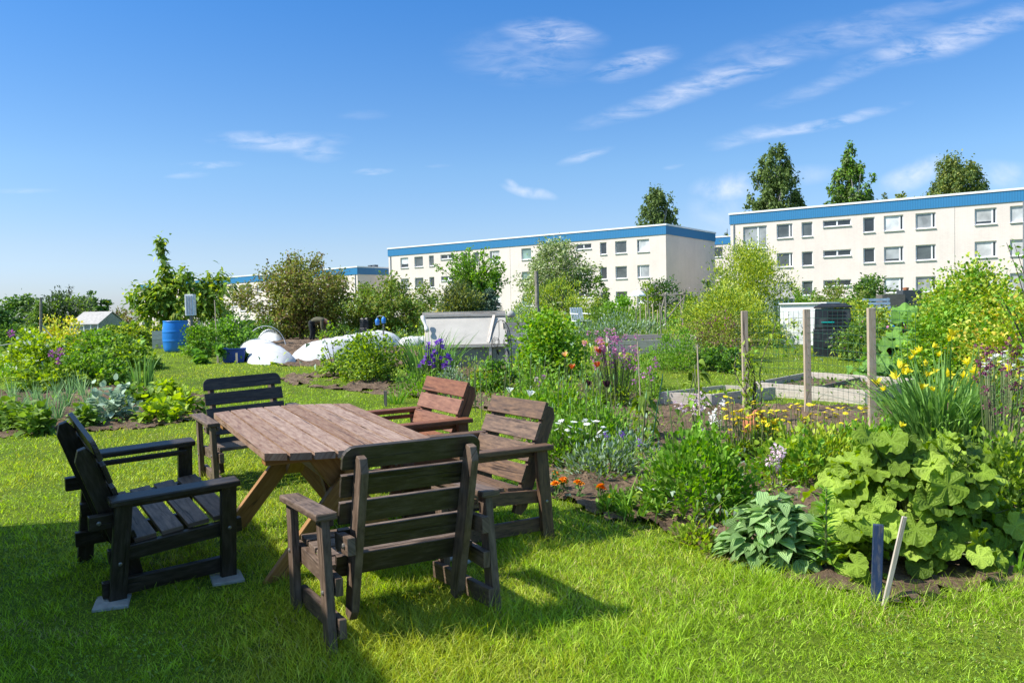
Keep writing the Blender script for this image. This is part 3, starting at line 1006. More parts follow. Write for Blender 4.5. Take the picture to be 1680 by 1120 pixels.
def chair(label, pose, wood, slatw, five=True, group='chairs round the garden table', seatw=None):
    loc, q = seat_of(*pose)
    root = empty('garden_chair', loc, label, 'chair', group, q)
    if five:
        w, ha, yf, yr, yra, yaf, hb, yb, wb, hbb, ybb = .361, .542, .235, -.284, -.302, .283, .795, -.342, .300, .258, -.165
    else:
        w, ha, yf, yr, yra, yaf, hb, yb, wb, hbb, ybb = .349, .549, .215, -.326, -.345, .262, .777, -.368, .299, .335, -.188
    B = .0035
    m = MB()
    nb = 4
    for k in range(nb):                                   # seat boards
        y = .228 - k * .122
        z = .338 - k * .011
        m.beam((-w + .045, y, z), (w - .045, y, z), .100, .024, up=(0, -.09, 1))
    m.build('seat', seatw or wood, root, bevel=B)
    d = np.array([0, yb - ybb, hb - hbb])
    Lb = np.linalg.norm(d)
    d /= Lb
    ax, an = np.array([1.0, 0, 0]), np.cross([1.0, 0, 0], d)     # an points backwards
    m = MB()
    ns = 5 if five else 4
    gap = .024 if five else .020
    hs = (Lb - gap * (ns - 1)) / ns
    for k in range(ns):
        c0 = np.array([0, ybb, hbb]) + d * (k * (hs + gap) + hs / 2)
        if k == ns - 1 and five:
            rounded_slat(m, c0, ax, d, -an, wb, hs / 2, .022, .05)
        else:
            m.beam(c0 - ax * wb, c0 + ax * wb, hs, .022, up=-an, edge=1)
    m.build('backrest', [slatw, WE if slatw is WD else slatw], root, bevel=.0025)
    an = -an if an[1] > 0 else an                         # make an point backwards (-y)
    for sx in (-1, 1):
        x = sx * (.237 if five else .262)
        p = MB()
        a = np.array([x, ybb, hbb]) + an * .054
        top, bot = (Lb - .025 if five else Lb - .012), -.17
        poly = [(bot, -.030), (bot + .10, -.042), (top - .16, -.042), (top - .05, -.042), (top, -.022), (top, .012), (top - .05, .042), (bot + .05, .042), (bot, .02)]
        poly = [(u_, v_) for u_, v_ in poly]
        p.prism(poly, .034, a, d, an, np.cross(d, an))
        p.build('back_post', wood, root, bevel=B)
        m = MB()
        m.beam((sx * w, yaf, ha - .014), (sx * w, yra, ha - .014), .088, .030)
        m.build('armrest', wood, root, bevel=.007)
        for yt, y0, nm in ((yf, yf, 'front_leg'), (yr + .045, yr, 'rear_leg')):
            m = MB()
            m.beam((sx * w, y0 - .004, -.07), (sx * w, yt, ha - .0295), .035, .074, up=(0, 1, 0))
            lg = m.build('leg', wood, root, bevel=B)
            bo = MB()
            for z in ((.30,) if y0 > 0 else (.23,)):
                yy = y0 + (yt - y0) * z / ha
                bo.tube([(sx * (w + .0165), yy, z), (sx * (w + .021), yy, z), (sx * (w + .024), yy, z)], [.0095, .0095, .005], 8)
            bo.build('bolt', BOLT, lg)
        m = MB()
        m.beam((sx * (w - .037), yf + .075, .288), (sx * (w - .037), yr - .02, .250), .032, .072)
        m.build('seat_rail', wood, root, bevel=B)
        m = MB()
        m.beam((sx * (w - .036), yf + .02, .095), (sx * (w - .036), yr - .05, .095), .030, .078)
        m.build('stretcher', wood, root, bevel=B)
        m = MB()
        m.beam((sx * (w - .040), yf + .0, ha - .055), (sx * (w - .040), yr + .06, ha - .055), .020, .026)
        m.build('arm_rail', wood, root, bevel=B)
        if five:
            m = MB()
            m.beam((sx * (w - .070), yr - .09, .415), (sx * (w - .070), yr + .07, .415), .034, .070)
            br = m.build('back_bracket', wood, root, bevel=B)
            bo = MB()
            bo.tube([(sx * (w - .053), yr - .05, .415), (sx * (w - .048), yr - .05, .415), (sx * (w - .045), yr - .05, .415)], [.011, .011, .006], 8)
            bo.build('bolt', BOLT, br)
    return root


CH = {}
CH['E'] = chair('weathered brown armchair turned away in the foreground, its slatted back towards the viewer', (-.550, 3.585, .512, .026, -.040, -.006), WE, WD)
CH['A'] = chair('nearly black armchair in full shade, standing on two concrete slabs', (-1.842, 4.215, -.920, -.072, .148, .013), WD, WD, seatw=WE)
CH['D'] = chair('brown armchair with four peeling back slats beside the orange marigolds', (-.278, 4.747, 2.135, -.005, -.004, -.007), WM, WM, False)
chair('reddish brown armchair with square slats at the far right corner of the table', (-.775, 5.612, 2.152, -.010, .023, .020), WR, WR, False)
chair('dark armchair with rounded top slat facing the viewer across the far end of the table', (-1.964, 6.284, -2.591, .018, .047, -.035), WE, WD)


def foot(k, x, y, z=0.0):
    o = CH[k]
    return np.array(Vector(o.location) + o.rotation_quaternion @ Vector((x, y, z)))


def table():
    x, y, z, th, L, bw, tx, ty = -1.137, 4.618, .708, .518, 1.287, .107, -.028, .044
    bul = .111
    zg = GX * x + GY * (y - 4)
    loc, q = seat_of(x, y, th, tx, ty, 0)
    loc = (x, y, zg)
    top = z - zg
    root = empty('garden_table', loc, 'wooden garden table with worn plank top and crossed orange pine legs', 'table', None, q)
    m = MB()
    for k in range(8):
        x0, x1 = (k - 4) * bw + .0065, (k - 3) * bw - .0065
        e = lambda v: L / 2 + bul * (1 - (v / (4 * bw)) ** 2)
        poly = [(-e(x0), x0), (e(x0), x0), (e(x1), x1), (-e(x1), x1)]
        poly = [(a, -b) for a, b in poly][::-1]
        m.prism(poly, .034, (0, 0, top - .017), (0, 1, 0), (-1, 0, 0), (0, 0, 1))
    m.build('tabletop', WT, root)
    for s in (-1, 1):
        m = MB()
        m.beam((-.40, s * .53, top - .057), (.40, s * .53, top - .057), .075, .045)
        m.build('batten', WO, root, bevel=.003)
        m = MB()
        m.beam((-.13, s * .46, top - .036), (.40, s * .46, -.07), .042, .125, up=(1, 0, .7))
        m.build('leg', WO, root, bevel=.005)
        m = MB()
        m.beam((.13, s * .505, top - .082), (-.40, s * .505, -.07), .042, .105, up=(1, 0, -.7))
        m.build('leg', WO, root, bevel=.005)
        m = MB()
        m.beam((0.0, s * .10, top - .06), (0.0, s * .43, .33), .10, .040, up=(0, s, 1))
        m.build('brace', WO, root, bevel=.004)
    m = MB()
    m.beam((0, -.435, .47), (0, .435, .47), .045, .09)
    m.build('rail', WO, root, bevel=.004)


table()


SLABS = [(foot('A', .365, -.285), .35, 'grey concrete slab under the rear foot of the shaded black chair'),
         (foot('A', .365, .238), .45, 'grey concrete slab under the front foot of the shaded black chair'),
         (foot('D', -.33, .22), .9, 'concrete slab in the grass between the two brown chairs')]


def slabs():
    for p, rz, lab in SLABS:
        m = MB()
        m.box((0, 0, -.05), (.15, .19, .10))
        o = m.build('paving_slab', CONC, None, loc=(p[0] - .01, p[1] - .015, max(p[2] + .006, float(gz(p[0], p[1])) + .012)), bevel=.006)
        o.rotation_euler = (0, 0, rz)
        tag(o, lab, 'slab')


slabs()


def shed():
    """garden shed just left of the picture; it throws the broad shadow over the left half of the lawn"""
    H = 3.0
    off = np.array([.978, .208]) * H / math.tan(R(SUN_EL))
    a, b = gp(402, 838)[:2] - off, gp(592, 1100)[:2] - off
    e = (b - a) / np.linalg.norm(b - a)
    n = np.array([e[1], -e[0]])
    n = n if n[0] < 0 else -n
    b = a + e * 4.1
    z0 = float(gz(a[0], a[1]))
    root = empty('garden_shed', (a[0], a[1], z0), 'plank garden shed standing left of the lawn', 'shed')
    m = MB()
    E3, N3 = np.array([*e, 0]), np.array([*n, 0])
    Lw, Dp = float(np.linalg.norm(b - a)), 2.4
    for i in range(int(Lw / .15)):
        for o in (.02, Dp):
            m.beam(E3 * (i * .15 + .075) + N3 * o + [0, 0, -.1], E3 * (i * .15 + .075) + N3 * o + [0, 0, H - .08], .146, .022, up=N3)
    for i in range(int(Dp / .15)):
        for o in (.02, Lw - .02):
            m.beam(N3 * (i * .15 + .075) + E3 * o + [0, 0, -.1], N3 * (i * .15 + .075) + E3 * o + [0, 0, H - .08], .146, .022, up=E3)
    m.build('wall', WDK, root)
    r = MB()
    c = [E3 * s + N3 * d for s, d in ((0, 0), (Lw, 0), (Lw, Dp + .1), (0, Dp + .1))]
    r.add([k + np.array([0, 0, H - .08]) for k in c] + [k + np.array([0, 0, H]) for k in c],
          [(0, 1, 2, 3), (7, 6, 5, 4), (0, 4, 5, 1), (1, 5, 6, 2), (2, 6, 7, 3), (3, 7, 4, 0)])
    r.build('roof', DARKM, root)


shed()


# ---------------------------------------------------------------- lawn grass
LAWNS = [gp(*p) for p in ((240, 640), (232, 600), (232, 575), (300, 578), (360, 590), (430, 600), (560, 606), (650, 604))]


def grass():
    mb = MB()
    for (y0, y1, n, L, Wd) in ((1.3, 3.0, 80000, .058, .0029), (3.0, 4.6, 115000, .056, .0034), (4.6, 7.0, 105000, .054, .0044), (7.0, 11, 70000, .050, .0065), (11, 17, 70000, .048, .0085), (17, 30, 60000, .055, .014)):
        y = np.sqrt(rng.uniform(y0 ** 2, y1 ** 2, n))
        x = rng.uniform(-1, 1, n) * (.70 * y + .5)
        k = ~inbeds(x + rng.normal(0, .085, n), y + rng.normal(0, .085, n)) | (rng.random(n) < .012)
        x, y = x[k], y[k]
        n = len(x)
        h = .45 + .75 * noise2(x, y, 3.1) * noise2(x, y, 11.0, 2) + .6 * (noise2(x, y, 1.1, 5) - .4) + .5 * (noise2(x, y, 17.0, 4) > .7)
        for (cx, cy, rad, am) in TALL:
            h = h + am * np.exp(-((x - cx) ** 2 + (y - cy) ** 2) / rad ** 2)
        Ls = L * np.clip(h, .35, 3.2) * rng.uniform(.6, 1.35, n)
        D = np.stack([rng.normal(0, .45, n), rng.normal(0, .45, n), np.ones(n)], 1)
        mat = (rng.random(n) < .03 + .09 * (noise2(x, y, .8, 8) > .64) + .2 * (noise2(x, y, 2.3, 31) > .88)).astype(int)
        mat = np.where((mat == 0) & (noise2(x, y, .6, 51) * .55 + noise2(x, y, 2.6, 52) * .3 + rng.random(n) * .35 > .70), 3, mat)
        for q in (0, 1, 3):
            s = mat == q
            mb.blades(np.stack([x, y, gz(x, y) - .004], 1)[s], D[s], Ls[s] * (.75 if q == 1 else 1), Wd * rng.uniform(.6, 1.3, s.sum()), rng.uniform(.05, .75, s.sum()), q, 2)
    n = 26000
    y = np.sqrt(rng.uniform(1.6, 60, n))
    x = rng.uniform(-1, 1, n) * (.70 * y + .5)
    k = ~inbeds(x, y) & (noise2(x, y, 1.6, 21) + .25 * noise2(x, y, 7.0, 22) > .78)
    x, y = x[k], y[k]
    n = len(x)
    D = rng.normal(0, 1, (n, 3)) * [1, 1, .3] + [0, 0, .25]
    mb.leaves(np.stack([x, y, gz(x, y) + rng.uniform(.012, .045, n)], 1), D, rng.uniform(.010, .020, n), rng.uniform(.009, .016, n), 'cheap', .1, .2, mat=2)
    tag(mb.build('grass', [GRASS, DRY, MIDG, GRASSY]), 'bright green mown grass with longer tufts round the chair legs', 'grass', kind='stuff')


TALL = []
for p, r_, am in (((480, 1020), .18, .9), ((560, 1070), .2, 1.0), ((795, 1020), .22, 1.0), ((700, 935), .2, .9), ((890, 870), .18, .9), ((840, 900), .25, .9), 
                  ((640, 1080), .5, .8), ((720, 1060), .35, .9), ((330, 960), .25, .5), ((900, 850), .3, .8), ((1000, 860), .25, .7), ((1100, 900), .2, .7), ((1250, 960), .25, .9),
                  ((1420, 1000), .15, 1.3), ((1500, 990), .2, 1.0), ((1650, 970), .3, 1.0), ((440, 850), .3, .6), ((520, 860), .3, .7), ((330, 780), .2, .6), ((300, 582), .6, 1.0)):
    q_ = gp(*p)
    TALL.append((q_[0], q_[1], r_, am))
TALL += [(p_[0], p_[1] - .08, .15, -1.3) for p_, a_, b_ in SLABS]
grass()


# ---------------------------------------------------------------- plant builders
def pb(xc, ytop, wpx, Y):
    """ground point under picture column xc at depth Y, the height up to picture row ytop, the width of wpx there"""
    t = at(xc, ytop, Y)
    z = float(gz(t[0], Y))
    return (float(t[0]), Y, z), float(t[2] - z), wpx * Y / F


def unit(n):
    v = rng.normal(0, 1, (n, 3))
    return v / np.linalg.norm(v, axis=1)[:, None]


SHAPES = {'round': [(0, .55), (.15, .85), (.45, 1), (.75, .8), (.92, .45), (1, .15)],
          'dome': [(0, 1), (.3, 1), (.6, .86), (.85, .52), (1, .12)],
          'cone': [(0, .9), (.15, 1), (.5, .62), (.8, .3), (1, .04)],
          'spire': [(0, .7), (.2, 1), (.5, .85), (.8, .45), (1, .05)],
          'column': [(0, .7), (.3, 1), (.7, .9), (.9, .6), (1, .2)],
          'vase': [(0, .3), (.3, .6), (.6, .95), (.85, 1), (1, .55)],
          'umbrella': [(0, .5), (.2, .95), (.5, 1), (.75, .75), (1, .2)],
          'sprout': [(0, .7), (.18, 1), (.42, .92), (.56, .42), (.62, .2), (.8, .2), (.92, .16), (1, .06)],
          'weep': [(0, .75), (.3, 1), (.6, .88), (.85, .5), (1, .1)]}


def clumps(shape, K, rx, ry, h, z0, shell=.5):
    pr = np.array(SHAPES[shape])
    t = np.linspace(0, 1, 200)
    r = np.interp(t, pr[:, 0], pr[:, 1])
    c = np.cumsum(r ** 2 + .05)
    tt = np.interp(rng.random(K) * c[-1], c, t)
    rr = np.interp(tt, pr[:, 0], pr[:, 1]) * np.maximum(rng.random(K) ** shell, .05)
    a = rng.uniform(0, 2 * np.pi, K)
    wob = 1 + .2 * np.sin(a * 3 + tt * 4 + rng.uniform(0, 6)) + .17 * np.sin(a * 2 + tt * 9 + rng.uniform(0, 6)) + .1 * np.sin(a * 6 + tt * 13 + rng.uniform(0, 6))
    wob = wob * np.where(rng.random(K) < .1, rng.uniform(1.1, 1.32, K), 1)
    tt = tt + np.where(rng.random(K) < .08, rng.uniform(0, .09, K), 0)
    return np.stack([rr * wob * rx * np.cos(a), rr * wob * ry * np.sin(a), z0 + tt * h], 1)


def woody(mb, cl, z_fork, k, r0, base_spread=.05, trunk=None, sides=5):
    """limbs from the base (or trunk) to k of the leaf clumps"""
    idx = rng.permutation(len(cl))[:k]
    for i in idx:
        p1 = cl[i]
        if trunk is None:
            p0 = np.array([rng.normal(0, base_spread), rng.normal(0, base_spread), -.03])
        else:
            f = rng.uniform(.25, .9) * min(1, max(.3, (p1[2] - z_fork * .4) / max(trunk[-1][2], .1)))
            j = f * (len(trunk) - 1)
            a, b = int(j), min(int(j) + 1, len(trunk) - 1)
            p0 = trunk[a] * (1 - (j - a)) + trunk[b] * (j - a)
        mid = p0 * .5 + p1 * .5 + np.array([*(p1[:2] - p0[:2]) * -.12, abs(p1[2] - p0[2]) * .12]) + rng.normal(0, .04, 3) * np.linalg.norm(p1 - p0)
        t = np.linspace(0, 1, 6)[:, None]
        pts = p0 * (1 - t) ** 2 + 2 * mid * t * (1 - t) + p1 * t ** 2
        mb.tube(pts, r0 * np.linspace(1, .25, 6), sides, cap=False)


def foliage(mb, cl, n, cr, leaf, prof='cheap', up=.5, droop=.15, out=.7, fold=.3, mats=((0, 1.0),), flat=1.0, hang=0.0, streak=0.0, z0=0.0):
    K = len(cl)
    i = rng.integers(0, K, n)
    off = rng.normal(0, 1, (n, 3)) * cr * [1, 1, flat]
    if hang:
        off[:, 2] = -np.abs(rng.normal(0, 1, n)) * cr * hang
        off[:, :2] *= .35
    P = cl[i] + off
    if streak:
        b = np.array([0, 0, z0])
        P = b + (cl[i] - b) * (1.03 - streak * rng.random(n))[:, None] + off
    P[:, 2] = np.maximum(P[:, 2], .01)
    ctr = cl.mean(0)
    o = P - ctr
    o /= np.linalg.norm(o, axis=1)[:, None] + 1e-6
    D = o * out + rng.normal(0, .55, (n, 3)) + [0, 0, up]
    L, w = leaf
    sc = rng.uniform(.65, 1.25, n)
    pick = rng.choice([m for m, f in mats], n, p=np.array([f for m, f in mats]) / sum(f for m, f in mats))
    for m, f in mats:
        s = pick == m
        mb.leaves(P[s], D[s], L * sc[s], w * sc[s], prof, droop, fold, mat=m, twist=.3)


def shrub(name, label, cat, box, n, leaf, mat, shape='dome', K=None, cr=.16, depth=None, stems=8, group=None, extra=None, extra_frac=.0, bark=None,
          up=.5, out=.7, prof='cheap', shell=.45, z0=.04, droop=.15, flat=.8, fname='foliage', streak=0.0):
    loc, h, w = pb(*box)
    root = empty(name, loc, label, cat, group)
    rx = w / 2
    ry = depth / 2 if depth else rx
    K = K or max(14, int(n / 26))
    cl = clumps(shape, K, rx * .93, ry * .93, h * (1 - z0) * .97, h * z0, shell)
    mb = MB()
    ms = [mat]
    mats = [(0, 1 - extra_frac)]
    if extra is not None:
        ms.append(extra)
        mats.append((1, extra_frac))
    foliage(mb, cl, n, cr * min(w, h) * .5, leaf, prof, up, droop, out, mats=mats, flat=flat, streak=streak, z0=0)
    mb.build(fname, ms, root)
    if stems:
        sb = MB()
        woody(sb, cl, 0, stems, max(.006, .012 * h), .06 * w)
        sb.build('stem', bark or BARK, root)
    return root, h, w


def tree(name, label, box, trunk_h, n, leaf, mat, shape='round', K=60, cr=.14, r0=None, limbs=16, bark=None, extra=None, extra_frac=0.0, lean=(0, 0), group=None,
         up=.2, out=.6, shell=.4, hang=0.0, prof='cheap', flat=.8, depth=None, cat='tree', droop=.2, streak=0.0):
    loc, h, w = pb(*box)
    root = empty(name, loc, label, cat, group)
    cl = clumps(shape, K, w / 2 * .93, (depth or w) / 2 * .93, (h - trunk_h) * .97, trunk_h, shell)
    r0 = r0 or h * .018
    t = np.linspace(0, 1, 7)[:, None]
    tr = np.array([0, 0, -.1]) + t * np.array([lean[0], lean[1], trunk_h + (h - trunk_h) * .7]) + np.concatenate([np.zeros((1, 3)), rng.normal(0, .012 * h, (6, 3)) * [1, 1, 0]])
    sb = MB()
    sb.tube(tr, r0 * np.linspace(1, .3, 7), 8)
    woody(sb, cl, trunk_h, limbs, r0 * .42, trunk=tr)
    sb.build('trunk', bark or BARK, root)
    mb = MB()
    ms, mats = [mat], [(0, 1 - extra_frac)]
    if extra is not None:
        ms.append(extra)
        mats.append((1, extra_frac))
    foliage(mb, cl, n, cr * min(w, h), leaf, prof, up, droop, out, mats=mats, flat=flat, hang=hang, streak=streak, z0=trunk_h * .8)
    mb.build('crown', ms, root)
    return root


def conifer(name, label, box, n, mat, leaf=(.4, .09), tiers=16, bark=None, cat='tree', droop=.25, wid=1.0, group=None):
    loc, h, w = pb(*box)
    root = empty(name, loc, label, cat, group)
    sb = MB()
    sb.tube([(0, 0, -.1), (0, 0, h * .5), (0, 0, h * .98)], [h * .02, h * .012, h * .003], 6)
    P, D = [], []
    for k in range(tiers):
        f = (k + .3) / tiers
        z = h * (.06 + .92 * f)
        rad = w / 2 * (1 - f) ** .85 + .03 * w
        nb = max(4, int(11 * (1 - f) + 4))
        for b in range(nb):
            a = rng.uniform(0, 6.28)
            rr = rad * rng.uniform(.65, 1.1)
            e = np.array([rr * math.cos(a), rr * math.sin(a), z - rr * droop + rr * rr * .1 / max(w, .1)])
            p0 = np.array([0, 0, z])
            sb.tube([p0, p0 * .5 + e * .5 + [0, 0, -.02 * h * droop], e], [h * .005, h * .003, h * .001], 3, cap=False)
            m = max(3, int(n / (tiers * 9)))
            t = rng.uniform(.15, 1, m)[:, None]
            P.append(p0 * (1 - t) + e * t + rng.normal(0, .03 * w, (m, 3)))
            D.append((e - p0)[None] * .8 / np.linalg.norm(e - p0) + rng.normal(0, .6, (m, 3)) + [0, 0, .1])
    mb = MB()
    P, D = np.concatenate(P), np.concatenate(D)
    mb.leaves(P, D, leaf[0] * rng.uniform(.6, 1.2, len(P)), leaf[1], 'cheap', .1)
    sb.build('trunk', bark or BARK, root)
    mb.build('crown', mat, root)
    return root


# ---------------------------------------------------------------- far trees behind the blocks
birch = dict(bark=BIRB, up=-.7, out=.3, shell=.5, droop=.1, flat=1.6)
tree('birch_tree', 'slim birch rising over the roof corner of the block with the bare gable', (1078, 300, 68, 112), 9, 6500, (.45, .22), BIRC, 'weep', 120, .035, .22, 30, **birch)
tree('birch_tree', 'tall birch nearest the left end of the long block', (1272, 238, 86, 108), 7, 15000, (.45, .24), BIRC, 'column', 230, .034, .3, 40, **birch)
tree('birch_tree', 'pointed birch directly behind the middle of the long block', (1395, 232, 78, 108), 7, 14000, (.45, .24), FRESH, 'spire', 210, .034, .3, 40, extra=BIRC, extra_frac=.65, **birch)
tree('birch_tree', 'broad dome-shaped birch near the right edge of the picture', (1570, 252, 102, 118), 9, 13000, (.45, .24), BIRC, 'umbrella', 200, .036, .3, 36, extra=OLIVE, extra_frac=.35, **birch)
tree('broadleaf_tree', 'small airy treetop just over the roof beside the broad birch', (1474, 305, 46, 118), 8, 900, (.45, .3), OLIVE, 'umbrella', 22, .07, .2, 12)
tree('broadleaf_tree', 'little dark treetop at the right foot of the broad birch crown', (1612, 292, 28, 118), 8, 500, (.45, .3), DEEP, 'round', 14, .06, .2, 8)
tree('pine_tree', 'low brownish pine top peeping over the long block', (1447, 316, 36, 120), 9, 700, (.5, .14), CONI, 'umbrella', 16, .05, .2, 8, extra=OLIVE, extra_frac=.5)
tree('broadleaf_tree', 'small treetop left of the tall birch over the long block', (1234, 322, 34, 108), 8, 800, (.42, .28), BIRC, 'round', 18, .07, .2, 10)
conifer('spruce_tree', 'tiny dark spruce top seen between the two white blocks', (1193, 373, 26, 135), 700, CONI, (.6, .14), 10)

# far left line of trees
tree('broadleaf_tree', 'round dark tree at the left end of the far treeline', (28, 486, 66, 74), .6, 2600, (.36, .24), DEEP, 'round', 40, .09, None, 10, extra=MIDG, extra_frac=.3)
tree('broadleaf_tree', 'dark green tree cut by the left edge of the picture', (-6, 500, 60, 68), .4, 1500, (.34, .24), DEEP, 'round', 26, .1, None, 8)
conifer('larch_tree', 'light green feathery conifer behind the leaning pole', (66, 492, 64, 58), 2600, MIDG, (.42, .10), 13, droop=.5)
tree('pine_tree', 'wide pine with a bare antler-like top left of the greenhouse', (108, 478, 96, 60), .5, 4600, (.40, .10), CONI, 'umbrella', 60, .08, None, 18, extra=MIDG, extra_frac=.35, up=.4, out=.9)
conifer('spruce_tree', 'bare-tipped leader of the wide pine in the far treeline', (113, 464, 26, 61), 260, CONI, (.4, .1), 9, droop=-.5)
tree('broadleaf_tree', 'slender dark tree at the right end of the far treeline', (146, 477, 26, 70), .5, 1300, (.34, .22), DEEP, 'column', 26, .1, None, 8)
tree('broadleaf_tree', 'pair-topped airy tree right of the slender dark tree', (166, 490, 26, 70), .8, 800, (.34, .22), DEEP, 'vase', 18, .1, None, 8)
shrub('grey_shrub', 'low grey brown shrub right of the greenhouse', 'shrub', (190, 506, 62, 55), 1400, (.26, .12), OLIVE, extra=BRON, extra_frac=.5)
shrub('grey_shrub', 'grey leafless looking shrub at the corner of the farthest block', 'shrub', (224, 508, 40, 56), 500, (.25, .1), BRON, extra=GREY, extra_frac=.5, stems=16)

# ---------------------------------------------------------------- trees in front of the blocks
tree('whitebeam_tree', 'round whitish green tree covering the middle of the bare-gabled block', (914, 388, 116, 58), 1.0, 14000, (.20, .13), SILV, 'round', 200, .055, .14, 30, extra=MIDG, extra_frac=.35)
tree('maple_tree', 'bright spiky tree in front of the left half of the bare-gabled block', (784, 408, 126, 44), .6, 8500, (.19, .11), FRESH, 'vase', 75, .026, .1, 60, extra=MIDG, extra_frac=.5, up=.6, streak=.62)
shrub('juniper_shrub', 'dark grey green spreading juniper below the bright spiky tree', 'shrub', (752, 462, 78, 36), 9000, (.17, .055), CONI, 'dome', 140, .20, extra=OLIVE, extra_frac=.5)
conifer('spruce_tree', 'small blue green spruce beside the spreading juniper', (802, 474, 70, 36), 8500, BLUC, (.17, .05), 16)
shrub('feathery_shrub', 'tall feathery yellow green hedge behind the thick bare pole', 'shrub', (920, 452, 150, 40), 5200, (.16, .05), YELG, 'dome', 90, .13, depth=2, up=1.5, extra=MIDG, extra_frac=.5)
tree('young_tree', 'thin young tree with few leaves under the narrow window column', (984, 448, 34, 46), .8, 900, (.16, .1), MIDG, 'spire', 34, .06, .04, 14, bark=PALEB)
shrub('round_bush', 'rounded green bush right of the thin young tree', 'bush', (1010, 484, 66, 40), 2200, (.15, .10), FRESH, 'round', 50, .18)
shrub('lilac_bush', 'dark lilac with mauve flower clusters at the gable corner', 'bush', (1084, 450, 68, 56), 3600, (.17, .11), DEEP, 'round', 60, .16, extra=PW, extra_frac=.12)
shrub('lime_bush', 'lime green bush pressed against the left side of the dark lilac', 'bush', (1060, 464, 40, 55), 1000, (.17, .11), LIME, 'round', 26, .2)
shrub('wall_shrub', 'small dark shrub against the shaded gable wall', 'shrub', (1160, 456, 18, 84), 350, (.25, .15), DEEP, 'round', 14, .2)

# ---------------------------------------------------------------- middle garden trees
def leafy(*a, **k):
    return shrub(*a, **k)


tree('apple_tree', 'spreading apple tree with bronze tinged leaves, the bending person under it', (490, 402, 186, 30), .30, 17000, (.115, .075), OLIVE, 'umbrella', 210, .042, .09, 70, extra=BRON, extra_frac=.24, lean=(.3, 0), up=.1, streak=.2)
tree('apple_tree', 'looser green apple tree left of the grey cold frame', (640, 446, 168, 29), .30, 11500, (.11, .07), OLIVE, 'umbrella', 160, .048, .05, 50, extra=MIDG, extra_frac=.5, lean=(.2, 0), streak=.25)
shrub('back_shrub', 'dark green shrub filling the gap between the two apple trees', 'shrub', (560, 488, 110, 34), 2600, (.12, .07), DEEP, 'dome', 60, .2, depth=1.5, extra=MIDG, extra_frac=.4)
shrub('back_shrub', 'pale green weedy shrub behind the looser apple tree', 'shrub', (690, 498, 90, 34), 1900, (.12, .05), GREY, 'dome', 50, .2, depth=1.2, extra=MIDG, extra_frac=.5)
r_, h_, w_ = shrub('golden_shrub', 'small golden yellow shrub behind the cold frame ridge', 'shrub', (714, 492, 30, 30), 420, (.2, .04), GOLD, 'dome', 20, .25, up=1.0)


def sprouted_tree():
    loc, h, w = pb(291, 388, 172, 23.5)
    root = empty('walnut_tree', loc, 'big-leaved young tree with one tall sprout above the blue barrel', 'tree')
    sb, mb = MB(), MB()
    top = np.array([-.50, 0, h * .98])
    tr = np.array([(.12, 0, -.05), (.05, .02, .6), (-.05, 0, 1.05), (-.22, 0, 1.75), (-.38, 0, 2.2), (-.48, 0, h * .9), top])
    sb.tube(tr, [.055, .05, .045, .035, .025, .015, .008], 8)
    P, D = [], []
    br = [((-.05, 0, 1.0), (-1.42, .1, 1.42)), ((-.05, 0, .9), (-1.0, -.3, .95)), ((-.1, 0, 1.2), (-.75, .3, 1.72)), ((-.0, 0, .9), (1.2, .2, 1.98)), ((0, 0, .95), (1.35, -.3, 1.5)),
          ((0, 0, .8), (.75, .4, 1.85)), ((-.15, 0, 1.4), (.35, -.3, 2.0)), ((0, 0, .7), (.95, .2, .95)), ((-.1, 0, 1.3), (-.6, -.4, 1.25)), ((0, 0, .8), (.4, .5, 1.35)), ((-.2, 0, 1.5), (-.45, .3, 1.9)),
          ((0, 0, .8), (1.1, -.4, 1.15)), ((0, 0, .9), (-1.3, .3, 1.15)), ((0, 0, 1.0), (-1.0, -.2, 1.6)), ((0, 0, .9), (1.25, .4, 1.75)), ((-.1, 0, 1.1), (.7, -.2, 1.6)), ((-.1, 0, 1.1), (-.3, -.3, 1.5)), ((-.05, 0, .9), (-.55, .4, .85)), ((-.05, 0, .9), (.3, -.5, 1.1))]
    for a, b in br:
        a, b = np.array(a), np.array(b)
        b[0] *= w / 3.0
        t = np.linspace(0, 1, 7)[:, None]
        pts = a * (1 - t) + b * t + np.array([0, 0, .16]) * (4 * t * (1 - t)) + np.concatenate([np.zeros((1, 3)), rng.normal(0, .03, (6, 3))])
        sb.tube(pts, .022 * np.linspace(1, .25, 7), 5, cap=False)
        m = 200
        tt = rng.uniform(.25, 1.05, m)[:, None]
        p = a * (1 - tt) + b * tt + np.array([0, 0, .16]) * (4 * tt * (1 - tt))
        P.append(p + rng.normal(0, .13, (m, 3)))
        d = (b - a) / np.linalg.norm(b - a)
        D.append(d * .6 + rng.normal(0, .6, (m, 3)) + [0, 0, -.35])
    m = 230
    tt = rng.uniform(.45, 1, m)
    P.append(np.stack([np.interp(tt, np.linspace(0, 1, 7), tr[:, k]) for k in range(3)], 1) + rng.normal(0, .075, (m, 3)))
    D.append(rng.normal(0, .7, (m, 3)) + [0, 0, -.1])
    P, D = np.concatenate(P), np.concatenate(D)
    sc = rng.uniform(.6, 1.2, len(P))
    mb.leaves(P, D, .18 * sc, .10 * sc, 'ovate', .35, .2, mat=0)
    mb.leaves(P[::3] + rng.normal(0, .05, (len(P[::3]), 3)), D[::3], .15, .08, 'ovate', .3, .2, mat=1)
    sb.build('trunk', BARK, root)
    mb.build('crown', [MIDG, YELG], root)


sprouted_tree()


# ---------------------------------------------------------------- left garden
def rows(spec):
    for (nm, lab, cat, box, n, leaf, mat, shape, kw) in spec:
        shrub(nm, lab, cat, box, n, leaf, mat, shape, **kw)


